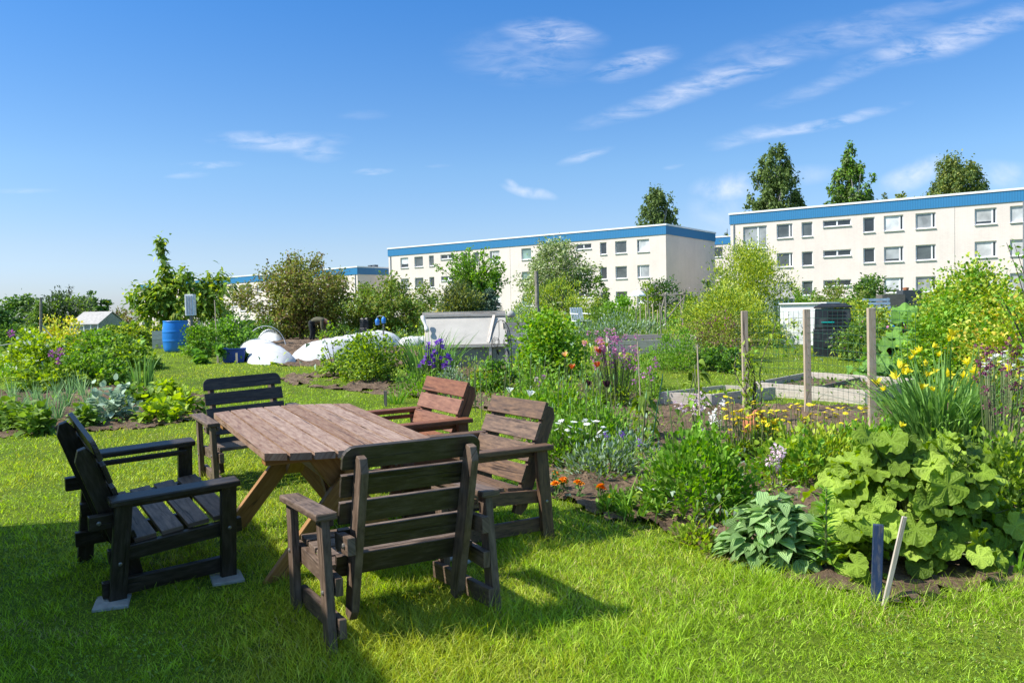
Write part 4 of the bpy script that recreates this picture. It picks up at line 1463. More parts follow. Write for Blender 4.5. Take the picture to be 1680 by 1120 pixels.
rows([
    ('currant_bush', 'lime leaved bush with white blossom at the left edge of the picture', 'bush', (62, 546, 130, 14.5), 3200, (.085, .06), LIME, 'dome', dict(extra=WH, extra_frac=.05, depth=1.3)),
    ('golden_bush', 'golden leaved bush beside the leaning pole', 'bush', (100, 512, 62, 19), 1500, (.085, .055), YELG, 'column', dict(extra=GOLD, extra_frac=.35)),
    ('currant_bush', 'mid green bush right of the golden bush', 'bush', (160, 540, 92, 18), 2500, (.085, .06), MIDG, 'dome', dict(extra=FRESH, extra_frac=.4)),
    ('currant_bush', 'tall leafy bush at the edge of the grass path, left of the blue barrel', 'bush', (205, 556, 96, 16), 2600, (.085, .06), MIDG, 'dome', dict(extra=LIME, extra_frac=.3)),
    ('berry_bush', 'loose berry bush in the middle of the left hand row', 'bush', (150, 575, 110, 13.2), 3000, (.075, .05), MIDG, 'dome', dict(extra=FRESH, extra_frac=.4)),
    ('berry_bush', 'low bright bush in front of the lime leaved bush', 'bush', (92, 600, 110, 12.6), 2000, (.085, .06), LIME, 'dome', dict(extra=MIDG, extra_frac=.3)),
    ('grass_clump', 'clump of tall uncut grass at the left picture edge', 'grass clump', (10, 588, 70, 12.2), 300, (.09, .02), FRESH, 'dome', dict(stems=0)),
    ('dark_bush', 'dark green bush behind the left hand row near the pale greenhouse', 'bush', (30, 528, 90, 24), 1800, (.11, .075), DEEP, 'dome', dict(extra=MIDG, extra_frac=.5)),
    ('dark_bush', 'spreading green bush between the greenhouse and the walnut tree', 'bush', (205, 532, 120, 25), 2600, (.11, .075), MIDG, 'dome', dict(extra=YELG, extra_frac=.35)),
    ('yellowing_bush', 'yellow green bush at the foot of the big-leaved tree', 'bush', (236, 520, 70, 25.5), 1600, (.11, .075), YELG, 'dome', dict(extra=MIDG, extra_frac=.4)),
    ('leafy_bush', 'upright leafy bush just right of the blue barrel', 'bush', (330, 534, 62, 19.5), 2200, (.08, .055), MIDG, 'column', dict(extra=FRESH, extra_frac=.4)),
    ('leafy_bush', 'full green bush with a thin stake, left of the white fleece tunnels', 'bush', (374, 518, 78, 21.5), 2600, (.09, .06), FRESH, 'round', dict(extra=DEEP, extra_frac=.35)),
    ('pumpkin_plant', 'broad leaved plant in front of the dark blue crate', 'plant', (366, 566, 78, 17.6), 420, (.17, .14), RHUB, 'dome', dict(stems=4, prof='heart')),
    ('hedge_bush', 'dark bush behind the big-leaved tree and the white post box', 'bush', (350, 488, 96, 30), 1900, (.12, .08), DEEP, 'dome', dict(extra=MIDG, extra_frac=.5)),
    ('quince_bush', 'bright rounded bush in front of the long fleece tunnel', 'bush', (603, 548, 112, 13.3), 4200, (.060, .042), LIME, 'round', dict(extra=DEEP, extra_frac=.30, z0=.0)),
    ('quince_shoot', 'tall sparse shoots left of the bright rounded bush', 'bush', (545, 530, 46, 14), 420, (.065, .045), MIDG, 'column', dict(stems=9, extra=LIME, extra_frac=.5)),
    ('quince_shoot', 'single leafy shoot rising above the bright rounded bush', 'bush', (582, 512, 22, 14.4), 260, (.065, .045), LIME, 'spire', dict(stems=4)),
    ('currant_bush', 'bright green currant bush behind the tulips, right of the cold frame', 'bush', (898, 512, 124, 13.0), 5600, (.075, .06), FRESH, 'dome', dict(extra=LIME, extra_frac=.4, depth=1.1)),
    ('geranium_clump', 'dark green leafy clump below the iron arch', 'plant', (812, 588, 76, 11.6), 1500, (.06, .04), FRESH, 'dome', dict(extra=DEEP, extra_frac=.4)),
    ('willow_bush', 'large feathery yellow green bush left of the white hut', 'bush', (1226, 396, 132, 25), 19000, (.09, .034), YELG, 'column', dict(K=420, shell=.6, extra=MIDG, extra_frac=.35, up=1.1, cr=.13)),
    ('willow_bush', 'yellow green bush spilling over behind the first fence post', 'bush', (1196, 470, 170, 20), 15000, (.08, .030), YELG, 'dome', dict(K=380, shell=.6, extra=MIDG, extra_frac=.4, up=.8, depth=2.4, cr=.13)),
    ('barberry_bush', 'bush with dark wine tips in front of the feathery bush', 'bush', (1180, 508, 120, 16), 3400, (.06, .03), OLIVE, 'dome', dict(extra=WN, extra_frac=.18)),
    ('barberry_bush', 'dense green leafy bush left of the first fence post', 'bush', (1112, 540, 100, 14.3), 3600, (.055, .022), FRESH, 'dome', dict(extra=MIDG, extra_frac=.4, up=1.2)),
    ('barberry_bush', 'low dark green mound behind the first fence post', 'bush', (1180, 568, 74, 14.0), 1700, (.06, .045), DEEP, 'dome', dict(extra=FRESH, extra_frac=.4)),
    ('peony_bush', 'green bush with a few pink roses beside the black compost bin', 'bush', (1408, 520, 74, 15.5), 1900, (.06, .045), MIDG, 'round', dict(extra=PK, extra_frac=.02)),
    ('garden_shrub', 'green shrub under the strip windows behind the white hut', 'shrub', (1310, 474, 90, 40), 1700, (.16, .10), FRESH, 'dome', dict(extra=MIDG, extra_frac=.5)),
    ('garden_shrub', 'dusty olive shrub in front of the long block', 'shrub', (1370, 462, 90, 38), 1900, (.15, .08), OLIVE, 'dome', dict(extra=MIDG, extra_frac=.4)),
    ('garden_shrub', 'dark upright shrub under the narrow window of the long block', 'shrub', (1428, 454, 62, 42), 1500, (.16, .11), DEEP, 'vase', dict(extra=MIDG, extra_frac=.5)),
    ('yellow_shrub', 'low yellow green shrub behind the black compost bin', 'shrub', (1415, 490, 110, 24), 1900, (.11, .07), YELG, 'dome', dict(extra=MIDG, extra_frac=.4, depth=1.2)),
    ('snowberry_shrub', 'large yellow green shrub in front of the right end of the long block', 'shrub', (1590, 434, 170, 16), 13000, (.085, .058), YELG, 'dome', dict(K=300, extra=FRESH, extra_frac=.45, depth=2.0)),
    ('snowberry_shrub', 'bushy fresh green shrub right of the rhubarb leaves', 'shrub', (1555, 492, 130, 11.5), 8500, (.07, .045), FRESH, 'dome', dict(K=220, extra=LIME, extra_frac=.4, depth=1.4)),
    ('forsythia_shrub', 'golden green shrub at the right edge behind the columbines', 'shrub', (1664, 480, 150, 9.4), 8500, (.062, .042), LIME, 'dome', dict(K=220, extra=GOLD, extra_frac=.3, depth=1.2)),
    ('back_shrub', 'wild pale green patch of tall perennials behind the raised plank bed', 'plant', (1010, 516, 150, 21), 4200, (.11, .025), GREY, 'dome', dict(up=1.6, depth=2.2, extra=MIDG, extra_frac=.5, stems=0)),
    ('back_shrub', 'tall green perennials with white flower heads behind the pink columbines', 'plant', (1010, 502, 170, 27), 3600, (.13, .035), MIDG, 'dome', dict(up=1.4, depth=2.0, extra=WH, extra_frac=.03, stems=0)),
    ('back_shrub', 'pale weeds left of the thick bare pole', 'plant', (855, 500, 90, 30), 1700, (.13, .04), LIME, 'dome', dict(up=1.4, extra=GREY, extra_frac=.5, stems=0)),
    ('back_shrub', 'dark hedge-like shrub behind the person and fleece tunnels', 'shrub', (455, 508, 120, 36), 2600, (.13, .09), DEEP, 'dome', dict(extra=FRESH, extra_frac=.35, depth=1.5)),
    ('back_shrub', 'low rounded shrub on the far side of the pergola', 'shrub', (1125, 482, 60, 34), 1300, (.14, .09), MIDG, 'dome', dict(extra=YELG, extra_frac=.3)),
])


def twig_branch():
    """rose shoots leaning into the picture at the right edge"""
    loc, h, w = pb(1690, 372, 80, 8.6)
    root = empty('rose_shrub', loc, 'tall rose shoots with sparse round leaves leaning in at the right edge', 'shrub')
    sb, mb = MB(), MB()
    P, D = [], []
    for k in range(9):
        e = np.array([rng.uniform(-.36, .12), rng.uniform(-.3, .3), h * rng.uniform(.55, 1.0)])
        t = np.linspace(0, 1, 8)[:, None]
        pts = np.array([rng.uniform(-.03, .1), 0, 0]) * (1 - t) + e * t + np.array([.12, 0, 0]) * (4 * t * (1 - t))
        sb.tube(pts, .011 * np.linspace(1, .25, 8), 5, cap=False)
        m = 34
        tt = rng.uniform(.4, 1.02, m)
        P.append(np.stack([np.interp(tt, t[:, 0], pts[:, q]) for q in range(3)], 1) + rng.normal(0, .03, (m, 3)))
        D.append(rng.normal(0, 1, (m, 3)) + [0, 0, .2])
    P, D = np.concatenate(P), np.concatenate(D)
    mb.leaves(P, D, .062 * rng.uniform(.6, 1.2, len(P)), .046, 'ovate', .2, .2)
    sb.build('stem', BARK, root)
    mb.build('foliage', FRESH, root)


twig_branch()


# --- bladed plants
def blade_clump(name, label, cat, loc, n, L, Wd, spread, lean, mat, droop=.4, group=None, fname='foliage', seg=5, parent=None):
    root = parent or empty(name, loc, label, cat, group)
    a = rng.uniform(0, 2 * np.pi, n)
    r = spread * np.sqrt(rng.random(n))
    P = np.stack([r * np.cos(a), r * np.sin(a), np.full(n, -.01)], 1)
    aa = a + rng.normal(0, .5, n)
    le = np.abs(rng.normal(0, lean, n))
    D = np.stack([np.cos(aa) * le, np.sin(aa) * le, np.ones(n)], 1)
    mb = MB()
    mb.blades(P, D, L * rng.uniform(.55, 1.05, n), Wd * rng.uniform(.7, 1.2, n), np.abs(rng.normal(droop, droop * .5, n)), 0, seg, 2.4)
    mb.build(fname, mat, root)
    return root


proto = None
for i, (px, py) in enumerate([(8, 684), (30, 690), (52, 676), (76, 680), (96, 690), (110, 668), (22, 662), (60, 658), (132, 686), (146, 670), (150, 690), (92, 654), (-14, 676), (118, 650), (136, 652)]):
    p = gp(px, py)
    lab = 'thin blue green leek plant standing in the left vegetable bed'
    if proto is None:
        proto = blade_clump('leek_plant', lab, 'leek', p, 26, .46, .016, .05, .16, LEEK, .22, 'leeks in the left vegetable bed')
    else:
        copy_thing(proto, p, rng.uniform(0, 6), lab, rng.uniform(.8, 1.1))

p = gp(232, 636)
blade_clump('iris_clump', 'stiff bladed iris clump without flowers at the edge of the grass path', 'iris', p, 36, .66, .04, .16, .22, IRIL, .12)


def iris_flowered():
    p = gp(706, 622)
    root = empty('iris_clump', p, 'tall iris clump with purple blooms in front of the cold frame', 'iris')
    blade_clump('', None, None, None, 170, 1.0, .032, .34, .30, IRIL, .25, parent=root)
    sb = MB()
    heads = []
    for (px, py) in ((703, 567), (722, 562), (712, 580), (709, 588), (698, 590), (716, 594), (735, 588), (731, 598), (737, 601), (690, 603), (730, 606), (705, 598), (726, 572), (700, 575), (718, 566), (694, 596), (722, 590), (739, 592), (711, 604), (728, 603), (702, 584)):
        q = at(px + rng.normal(0, 1), py, p[1] - .40) - p
        sb.tube([(q[0] * .7, q[1] * .6, 0), (q[0] * .9, q[1] * .9, q[2] * .6), q], [.007, .006, .004], 4, cap=False)
        heads.append(q)
    sb.build('stem', STALK, root)
    f = MB()
    for k in range(3):
        a = k * 2.094
        f.leaves([(0, 0, 0)] * 1, [(math.cos(a), math.sin(a), .7)], .065, .075, 'petal', .5, .25)
        f.leaves([(0, 0, 0)] * 1, [(math.cos(a + 1), math.sin(a + 1), 1.5)], .065, .065, 'petal', -.1, .4)
    f0 = f.build('flower', PU, root, loc=heads[0])
    for q in heads[1:]:
        c = f0.copy()
        COL.objects.link(c)
        c.parent = root
        c.location = q
        c.rotation_euler = (rng.normal(0, .2), rng.normal(0, .2), rng.uniform(0, 6))
        k = rng.uniform(.85, 1.3)
        c.scale = (k, k, k)


iris_flowered()


def daylily():
    p = gp(1545, 752)
    root = empty('daylily_clump', p, 'big daylily clump of arching strap leaves with yellow flowers', 'daylily')
    blade_clump('', None, None, None, 420, 1.12, .030, .28, .25, IRIL, .36, parent=root, seg=7)
    sb, heads = MB(), []
    for (px, py) in ((1500, 583), (1510, 577), (1494, 590), (1475, 604), (1480, 612), (1470, 622), (1488, 612), (1530, 570), (1541, 585), (1556, 560), (1562, 552), (1522, 598), (1534, 612), (1553, 618), (1560, 645),
                     (1582, 620), (1590, 598), (1600, 612), (1512, 640), (1440, 632), (1452, 640), (1532, 642), (1478, 700), (1657, 608), (1670, 622), (1640, 660), (1600, 668), (1520, 618)):
        q = at(px, py, p[1] + rng.normal(-.12, .22)) - p
        sb.tube([(q[0] * .25, q[1] * .25, 0), (q[0] * .6, q[1] * .6, q[2] * .62), q], [.006, .005, .003], 4, cap=False)
        heads.append(q)
    sb.build('stem', IRIL, root)
    f = MB()
    for k in range(6):
        a = k * 1.047
        f.leaves([(0, 0, 0)], [(math.cos(a) * .55, math.sin(a) * .55, 1)], .085, .030, 'lance', .25, .3)
    f0 = f.build('flower', YE, root, loc=heads[0])
    for q in heads[1:]:
        c = f0.copy()
        COL.objects.link(c)
        c.parent = root
        c.location = q
        c.rotation_euler = (rng.normal(.2, .5), rng.normal(0, .5), rng.uniform(0, 6))
        k = rng.uniform(.7, 1.2)
        c.scale = (k, k, k)


daylily()


def dome_leaves(n, rx, ry, h, z_lo=.12, irr=1.0):
    a = rng.uniform(0, 2 * np.pi, n)
    e = np.arcsin(rng.uniform(z_lo, 1, n) ** 1.0)
    d = np.stack([np.cos(e) * np.cos(a), np.cos(e) * np.sin(a), np.sin(e)], 1)
    ph = rng.uniform(0, 6.28, 6)
    f = 1 + .13 * np.sin(2 * a + ph[0]) + .11 * np.sin(3 * a + 3 * e + ph[1]) + .10 * np.sin(5 * a - 4 * e + ph[2]) + .08 * np.sin(8 * a + 6 * e + ph[3]) - .06
    f = 1 + (f - 1) * irr
    f = f * np.where(rng.random(n) < .07, rng.uniform(1.05, 1.32, n), 1)
    return d, d * [rx, ry, h] * f[:, None]


def potato_plants():
    for (px, py, yt, w, mat, lab) in ((40, 704, 648, 84, MIDG, 'dark leafy potato plant at the left end of the vegetable bed'), (62, 712, 660, 60, MIDG, 'lower potato plant beside the back of the black chair'),
                                      (182, 690, 622, 92, GREY, 'large pale grey green leafy plant in the vegetable bed'), (140, 700, 662, 40, MIDG, 'small dark plant behind the black chair back'),
                                      (262, 690, 646, 84, LIME, 'bright low bean plant left of the rounded chair back'), (300, 678, 632, 70, LIME, 'bright low bean plant touching the rounded chair back'),
                                      (238, 664, 634, 60, MIDG, 'small green bean plant below the stiff iris clump'), (276, 650, 622, 60, LIME, 'farthest bright bean plant at the path edge'),
                                      (212, 660, 626, 44, MIDG, 'leafy seedling left of the small bean plant'), (6, 700, 652, 60, MIDG, 'potato plant cut by the left picture edge')):
        p = gp(px, py)
        h, wd = (py - yt) / F * p[1], w / F * p[1]
        root = empty('vegetable_plant', p, lab, 'plant', 'plants in the left vegetable bed')
        n = int(60 + 260 * wd)
        d, P = dome_leaves(n, wd / 2, wd / 2, h * .95, .05)
        P *= rng.uniform(.35, 1, n)[:, None]
        mb = MB()
        mb.leaves(P, d * .8 + rng.normal(0, .4, (n, 3)) + [0, 0, .15], .13 * rng.uniform(.5, 1.1, n), .085 * rng.uniform(.6, 1.1, n), 'heart', .35, .2)
        mb.build('foliage', mat, root)
        sb = MB()
        for k in range(7):
            q = P[rng.integers(0, n)] * .9
            sb.tube([(0, 0, -.02), q * [.5, .5, .6], q], [.008, .007, .004], 4, cap=False)
        sb.build('stem', STALK, root)


potato_plants()


# --- flower bed, foreground plants
def hosta():
    p = gp(1290, 932)
    p = np.array([p[0], p[1] + .16, float(gz(p[0], p[1] + .16))])
    root = empty('hosta_plant', p, 'blue green hosta mound with ribbed pointed leaves at the lawn edge', 'hosta')
    n = 330
    d, P = dome_leaves(n, .29, .27, .34, .0, .5)
    P = P * (rng.uniform(.62, 1.0, n) ** .6)[:, None]
    mb = MB()
    a = np.arctan2(d[:, 1], d[:, 0]) + rng.normal(0, .45, n)
    D = np.stack([np.cos(a), np.sin(a), rng.normal(.05, .35, n) + d[:, 2] * .5], 1)
    mb.leaves(P - D * .04, D, .105 * rng.uniform(.7, 1.25, n), .078 * rng.uniform(.75, 1.15, n), 'heart5', .40, .30, up=(0, 0, 1))
    mb.build('foliage', HOST, root, smooth=True)
    sb = MB()
    for k in range(60):
        q = P[k]
        sb.tube([(q[0] * .15, q[1] * .15, -.02), (q[0] * .55, q[1] * .55, q[2] * .75), q], [.005, .004, .003], 4, cap=False)
    sb.build('stem', HOST, root)


hosta()


def lily_spike():
    p = gp(1354, 938)
    p = np.array([p[0], p[1], gz(p[0], p[1])])
    root = empty('lily_plant', p, 'upright lily shoot with whorled narrow leaves beside the hosta', 'lily')
    h = .42
    n = 150
    z = rng.uniform(.08, 1, n)
    a = rng.uniform(0, 6.28, n)
    D = np.stack([np.cos(a), np.sin(a), .25 + z * .9], 1)
    mb = MB()
    mb.leaves(np.stack([np.cos(a) * .006, np.sin(a) * .006, z * h], 1), D, .115 * (1.1 - z * .6), .015, 'lance', .35, .2)
    mb.build('foliage', FRESH, root)
    sb = MB()
    sb.tube([(0, 0, -.02), (.01, 0, h)], [.007, .004], 5)
    sb.build('stem', STALK, root)


lily_spike()


def big_leaf():
    p = gp(1500, 905)
    root = empty('lobed_leaf_plant', p, 'large mound of broad lobed light green leaves behind the navy stake', 'plant')
    n = 300
    d, P = dome_leaves(n, .51, .46, .62, .0, .4)
    P = P * (rng.uniform(.45, 1.04, n) ** .5)[:, None]
    P[:, 2] += .02
    Nn = d * .65 + rng.normal(0, .42, (n, 3)) + np.array([-.15, -.22, .62])
    D = d * [1, 1, .2] + rng.normal(0, .35, (n, 3)) + [0, 0, -.25]
    mb = MB()
    mb.fans(P, Nn, D, rng.uniform(.048, .105, n), 7, .17, cup=.13)
    mb.build('foliage', BIGL, root, smooth=True)
    sb = MB()
    for k in range(n):
        q = P[k]
        sb.tube([(q[0] * .2, q[1] * .2, -.02), (q[0] * .6, q[1] * .6, q[2] * .7), q], [.006, .005, .0035], 4, cap=False)
    sb.build('stem', STALK, root)
    # smaller group of the same plant further out
    for (px, py, w, nn, lab) in ((1625, 900, .20, 20, 'few outlying lobed leaves at the right of the big mound'), (1410, 948, .14, 14, 'small cluster of lobed leaves at the foot of the navy stake')):
        p = gp(px, py)
        r2 = empty('lobed_leaf_plant', p, lab, 'plant')
        d, P = dome_leaves(nn, w, w, .30, .05)
        mb = MB()
        mb.fans(P, d * .6 + np.array([-.2, -.2, .7]) + rng.normal(0, .25, (nn, 3)), d + rng.normal(0, .3, (nn, 3)), rng.uniform(.05, .10, nn), 7, .2, cup=.1)
        mb.build('foliage', BIGL, r2, smooth=True)


big_leaf()


def mound(label, px, py, yt, wpx, n, L, Wd, mat, prof='obov', name='sedum_mound', cat='plant', up=.8, extra=None, ef=0., lo=.05):
    p = gp(px, py)
    h, w = (py - yt) / F * p[1], wpx / F * p[1]
    root = empty(name, p, label, cat)
    d, P = dome_leaves(n, w / 2, w / 2 * .9, h * .96, lo)
    P *= rng.uniform(.55, 1.0, n)[:, None] ** .6
    D = d * .8 + rng.normal(0, .35, (n, 3)) + [0, 0, up]
    mb = MB()
    k = int(n * (1 - ef))
    sc = rng.uniform(.6, 1.15, n)
    mb.leaves(P[:k], D[:k], L * sc[:k], Wd * sc[:k], prof, .2, .25, mat=0)
    if extra is not None:
        mb.leaves(P[k:], D[k:], L * sc[k:], Wd * sc[k:], prof, .2, .25, mat=1)
    mb.build('foliage', [mat] + ([extra] if extra is not None else []), root)
    return root, p, h, w


mound('dense bright green leafy mound in the middle of the flower bed', 1146, 838, 702, 200, 2600, .062, .034, FRESH, extra=MIDG, ef=.25)
mound('low yellow green ladys mantle right of the dense green mound', 1300, 790, 716, 150, 1100, .05, .04, LIME, 'heart', extra=FRESH, ef=.4)
mound('scruffy grey green plant above the orange marigolds', 985, 782, 722, 130, 900, .06, .02, GREY, 'lance', extra=MIDG, ef=.5)
mound('green leafy perennial right behind the brown chair with peeling slats', 925, 760, 690, 120, 1100, .06, .03, FRESH, 'ovate', extra=MIDG, ef=.5)
mound('tangle of green leaves under the white daisies', 950, 730, 652, 150, 1500, .06, .026, MIDG, 'lance', extra=FRESH, ef=.5)
mound('low green leaves around the white tulips', 880, 690, 640, 150, 1300, .07, .026, FRESH, 'lance', extra=LIME, ef=.3)
mound('yellow flowered spurge between the iris and the iron arch', 800, 640, 604, 80, 900, .04, .022, YELG, 'ovate', extra=YE, ef=.35)
mound('small lime plant at the foot of the pink columbine', 1000, 664, 628, 90, 700, .05, .03, LIME, 'ovate', extra=MIDG, ef=.5)
mound('leafy patch under the pink columbine', 1030, 650, 602, 110, 1100, .05, .025, MIDG, 'ovate', extra=FRESH, ef=.4)
mound('low plant beside the lawn corner with dry leaves', 1140, 900, 862, 90, 420, .04, .025, LIME, 'ovate', extra=BRON, ef=.2)
mound('dark rosette at the edge of the lawn by the thin stake', 1060, 830, 790, 70, 420, .06, .016, MIDG, 'lance')
mound('leafy plant in front of the rhubarb at the third fence post', 1462, 730, 690, 60, 520, .06, .04, FRESH, 'ovate')
mound('flowering patch of columbine leaves at the right edge', 1650, 860, 690, 140, 1900, .05, .03, MIDG, 'ovate', extra=LIME, ef=.4)
mound('low green weeds behind the broad lobed leaves', 1560, 800, 730, 200, 1300, .05, .03, MIDG, 'ovate', extra=LIME, ef=.4)
mound('clump of green leaves beside the quince bush foot', 690, 650, 612, 90, 900, .06, .024, MIDG, 'lance', extra=FRESH, ef=.4)
mound('grey lavender clump in front of the cold frame', 740, 640, 600, 70, 800, .05, .012, GREY, 'lance', extra=MIDG, ef=.3)


def rhubarb():
    for (px, Y, yt, w, n, lab) in ((1488, 12.4, 520, 120, 60, 'rhubarb with huge wavy leaves behind the third fence post'), (1440, 12.0, 590, 70, 22, 'smaller rhubarb crown left of the third fence post')):
        loc, h, wd = pb(px, yt, w, Y)
        root = empty('rhubarb_plant', loc, lab, 'rhubarb')
        d, P = dome_leaves(n, wd / 2, wd / 2, h * .95, .05)
        P *= rng.uniform(.75, 1.0, n)[:, None]
        mb = MB()
        mb.fans(P, d * .7 + rng.normal(0, .3, (n, 3)) + [-.2, -.25, .6], d * [1, 1, .2] + rng.normal(0, .3, (n, 3)), rng.uniform(.12, .21, n), 5, .14, cup=.14)
        mb.build('foliage', RHUB, root, smooth=True)
        sb = MB()
        for q in P:
            sb.tube([(q[0] * .2, q[1] * .2, -.02), q * [.6, .6, .7], q], [.014, .012, .008], 5, cap=False)
        sb.build('stem', WN, root)


rhubarb()


# --- flowers
def head_mesh(kind):
    f = MB()
    if kind == 'tulip':
        for k in range(6):
            a = k * 1.047
            f.leaves([(math.cos(a) * .004, math.sin(a) * .004, 0)], [(math.cos(a) * .36, math.sin(a) * .36, 1)], .062, .040, 'petal', -.05, .5, up=(math.cos(a), math.sin(a), -.3))
    elif kind == 'open_tulip':
        for k in range(6):
            a = k * 1.047
            f.leaves([(0, 0, 0)], [(math.cos(a) * .9, math.sin(a) * .9, .9)], .060, .038, 'petal', -.2, .4)
    elif kind == 'marigold':
        for lay, (r_, zz) in enumerate(((.030, .35), (.024, .7), (.016, 1.4))):
            for k in range(10 - 2 * lay):
                a = k * 6.28 / (10 - 2 * lay) + lay * .4
                f.leaves([(0, 0, .004 * lay)], [(math.cos(a), math.sin(a), zz)], r_ + .008, .024, 'petal', .2, .5)
    elif kind == 'daisy':
        for k in range(9):
            a = k * 6.28 / 9
            f.leaves([(0, 0, 0)], [(math.cos(a), math.sin(a), .25)], .022, .010, 'cheap', .1, .2)
    elif kind == 'button':
        for k in range(10):
            a = k * .628
            f.leaves([(0, 0, 0)], [(math.cos(a), math.sin(a), .3)], .024, .014, 'cheap', .1, .2)
        f.lathe([(.010, .001), (.008, .008), (.0005, .011)], sides=8)
    elif kind == 'allium':
        d = unit(46)
        f.leaves(d * .012, d, .022, .008, 'cheap', 0, .2)
    elif kind == 'cluster':
        d = unit(16)
        f.leaves(d * .018, d, .026, .02, 'cheap', .1, .3)
    return f


def spread_heads(root, kind, mat, pts, name='flower', tilt=.3, sc=(.8, 1.2)):
    f0 = None
    for q in pts:
        if f0 is None:
            c = f0 = head_mesh(kind).build(name, mat, root)
        else:
            c = f0.copy()
            COL.objects.link(c)
            c.parent = root
        c.location = tuple(float(v) for v in q)
        c.rotation_euler = (rng.normal(0, tilt), rng.normal(0, tilt), rng.uniform(0, 6))
        k = rng.uniform(*sc)
        c.scale = (k, k, k)


def stemmed(name, label, cat, px, py_base, heads, kind, mat, leafm=FRESH, leaves=10, leafL=.12, leafW=.025, group=None, fan=.6, stem_r=.0035, dY=0.0, tilt=.3, sc=(.8, 1.2)):
    """one plant: its stems, a few leaves and its flower heads at picture points `heads`"""
    p = gp(px, py_base)
    root = empty(name, p, label, cat, group)
    sb, pts = MB(), []
    for (hx, hy) in heads:
        q = at(hx, hy, p[1] + rng.normal(0, .05) + dY) - p
        b = np.array([q[0] * (1 - fan) + rng.normal(0, .01), q[1] * .5, 0])
        sb.tube([b + [0, 0, -.02], b * .4 + q * .6 * [1, 1, .95] + rng.normal(0, .006, 3), q], [stem_r, stem_r * .9, stem_r * .7], 4, cap=False)
        pts.append(q)
    sb.build('stem', STALK, root)
    if leaves:
        w = max(.05, float(np.ptp([q[0] for q in pts])) if len(pts) > 1 else .05)
        P = np.stack([rng.uniform(-w / 2, w / 2, leaves) + np.mean([q[0] for q in pts]) * .4, rng.normal(0, .05, leaves), rng.uniform(0, .12, leaves)], 1)
        D = np.stack([rng.normal(0, .7, leaves), rng.normal(0, .7, leaves), rng.uniform(.5, 1.6, leaves)], 1)
        mb = MB()
        mb.leaves(P, D, leafL * rng.uniform(.7, 1.3, leaves), leafW, 'lance', .35, .3)
        mb.build('foliage', leafm, root)
    spread_heads(root, kind, mat, pts, tilt=tilt, sc=sc)
    return root


tul = 'tulips in the flower bed'
for (hx, hy, bx, by, kind, mat, lab) in (
        (958, 566, 968, 660, 'tulip', PC, 'tallest peach tulip standing alone left of its group'), (982, 564, 984, 664, 'tulip', PC, 'peach tulip highest in the tight group before the pink columbine'),
        (979, 576, 981, 668, 'tulip', PC, 'peach tulip lowest left in the tight group'), (989, 569, 988, 662, 'tulip', PC, 'peach tulip at the right of the tight group'),
        (984, 580, 985, 668, 'tulip', RD, 'pinkish red tulip in the middle of the peach group'), (927, 585, 930, 664, 'open_tulip', PC, 'short orange tulip wide open near the currant bush'),
        (938, 606, 938, 668, 'open_tulip', RD, 'dark red open tulip below the peach ones'), (980, 602, 978, 670, 'tulip', RD, 'small brick red tulip bud under the peach group'),
        (836, 644, 834, 690, 'open_tulip', WH, 'white open tulip above the chair with peeling slats, left one'), (869, 650, 868, 696, 'open_tulip', WH, 'white open tulip above the chair with peeling slats, right one'),
        (963, 633, 962, 705, 'tulip', DK, 'almost black tulip, left of two'), (995, 635, 994, 735, 'tulip', DK, 'almost black tulip, right of two'),
        (885, 630, 886, 686, 'allium', MG, 'purple round flower above the white tulips, the larger one'), (892, 618, 893, 684, 'allium', MG, 'smaller purple and white flower behind the large purple one'),
        (880, 622, 880, 684, 'allium', PW, 'pale small flower left of the purple round flower')):
    stemmed('tulip' if 'tulip' in kind else 'allium_flower', lab, 'flower', bx, by, [(hx, hy)], kind, mat, leaves=5, leafL=.2, leafW=.03, group=tul if 'tulip' in kind else None, tilt=.15, sc=(.95, 1.15))

stemmed('columbine', 'tall pink columbine with dense clusters behind the tulips', 'flower', 1012, 664,
        [(990 + rng.normal(0, 15), 573 + rng.normal(0, 15)) for _ in range(24)] + [(1008 + rng.normal(0, 14), 568 + rng.normal(0, 16)) for _ in range(24)]
        + [(1032 + rng.normal(0, 14), 592 + rng.normal(0, 12)) for _ in range(18)], 'cluster', PK, MIDG, 40, .1, .04, sc=(.8, 1.25), dY=-.15)
stemmed('columbine', 'magenta columbine with few flowers right of the tall pink one', 'flower', 1064, 656, [(1074, 588), (1078, 598), (1066, 612), (1070, 622), (1046, 600), (1056, 616), (1040, 626), (1066, 604)], 'cluster', MG, MIDG, 14, .08, .03)
stemmed('daisy_plant', 'white daisies behind the chair with peeling slats', 'flower', 940, 752,
        [(898 + rng.uniform(0, 100), 694 + rng.uniform(-6, 24)) for _ in range(26)] + [(970 + rng.normal(0, 8), 733 + rng.normal(0, 5)) for _ in range(6)], 'daisy', WH, FRESH, 40, .08, .02, dY=-.25, sc=(1.2, 1.7))
stemmed('columbine', 'pale pink columbine in front of the bare soil', 'flower', 1142, 760, [(1112, 664), (1122, 668), (1134, 658), (1142, 652), (1150, 660), (1146, 668), (1158, 664), (1140, 674), (1152, 648), (1148, 700)], 'cluster', PW, MIDG, 16, .08, .03)
stemmed('white_flower', 'white flowers beside the tall stake in the bare soil', 'flower', 1174, 720, [(1168, 680), (1172, 688), (1180, 694), (1166, 690), (1176, 676), (1186, 660), (1184, 664), (1170, 684)], 'cluster', WH, FRESH, 10, .06, .03)
stemmed('columbine', 'pale lilac columbine right of the dense green mound', 'flower', 1274, 808, [(1273, 736), (1280, 746), (1268, 748), (1262, 756), (1276, 758), (1284, 742), (1270, 762), (1281, 798)], 'cluster', PW, LIME, 12, .06, .03)
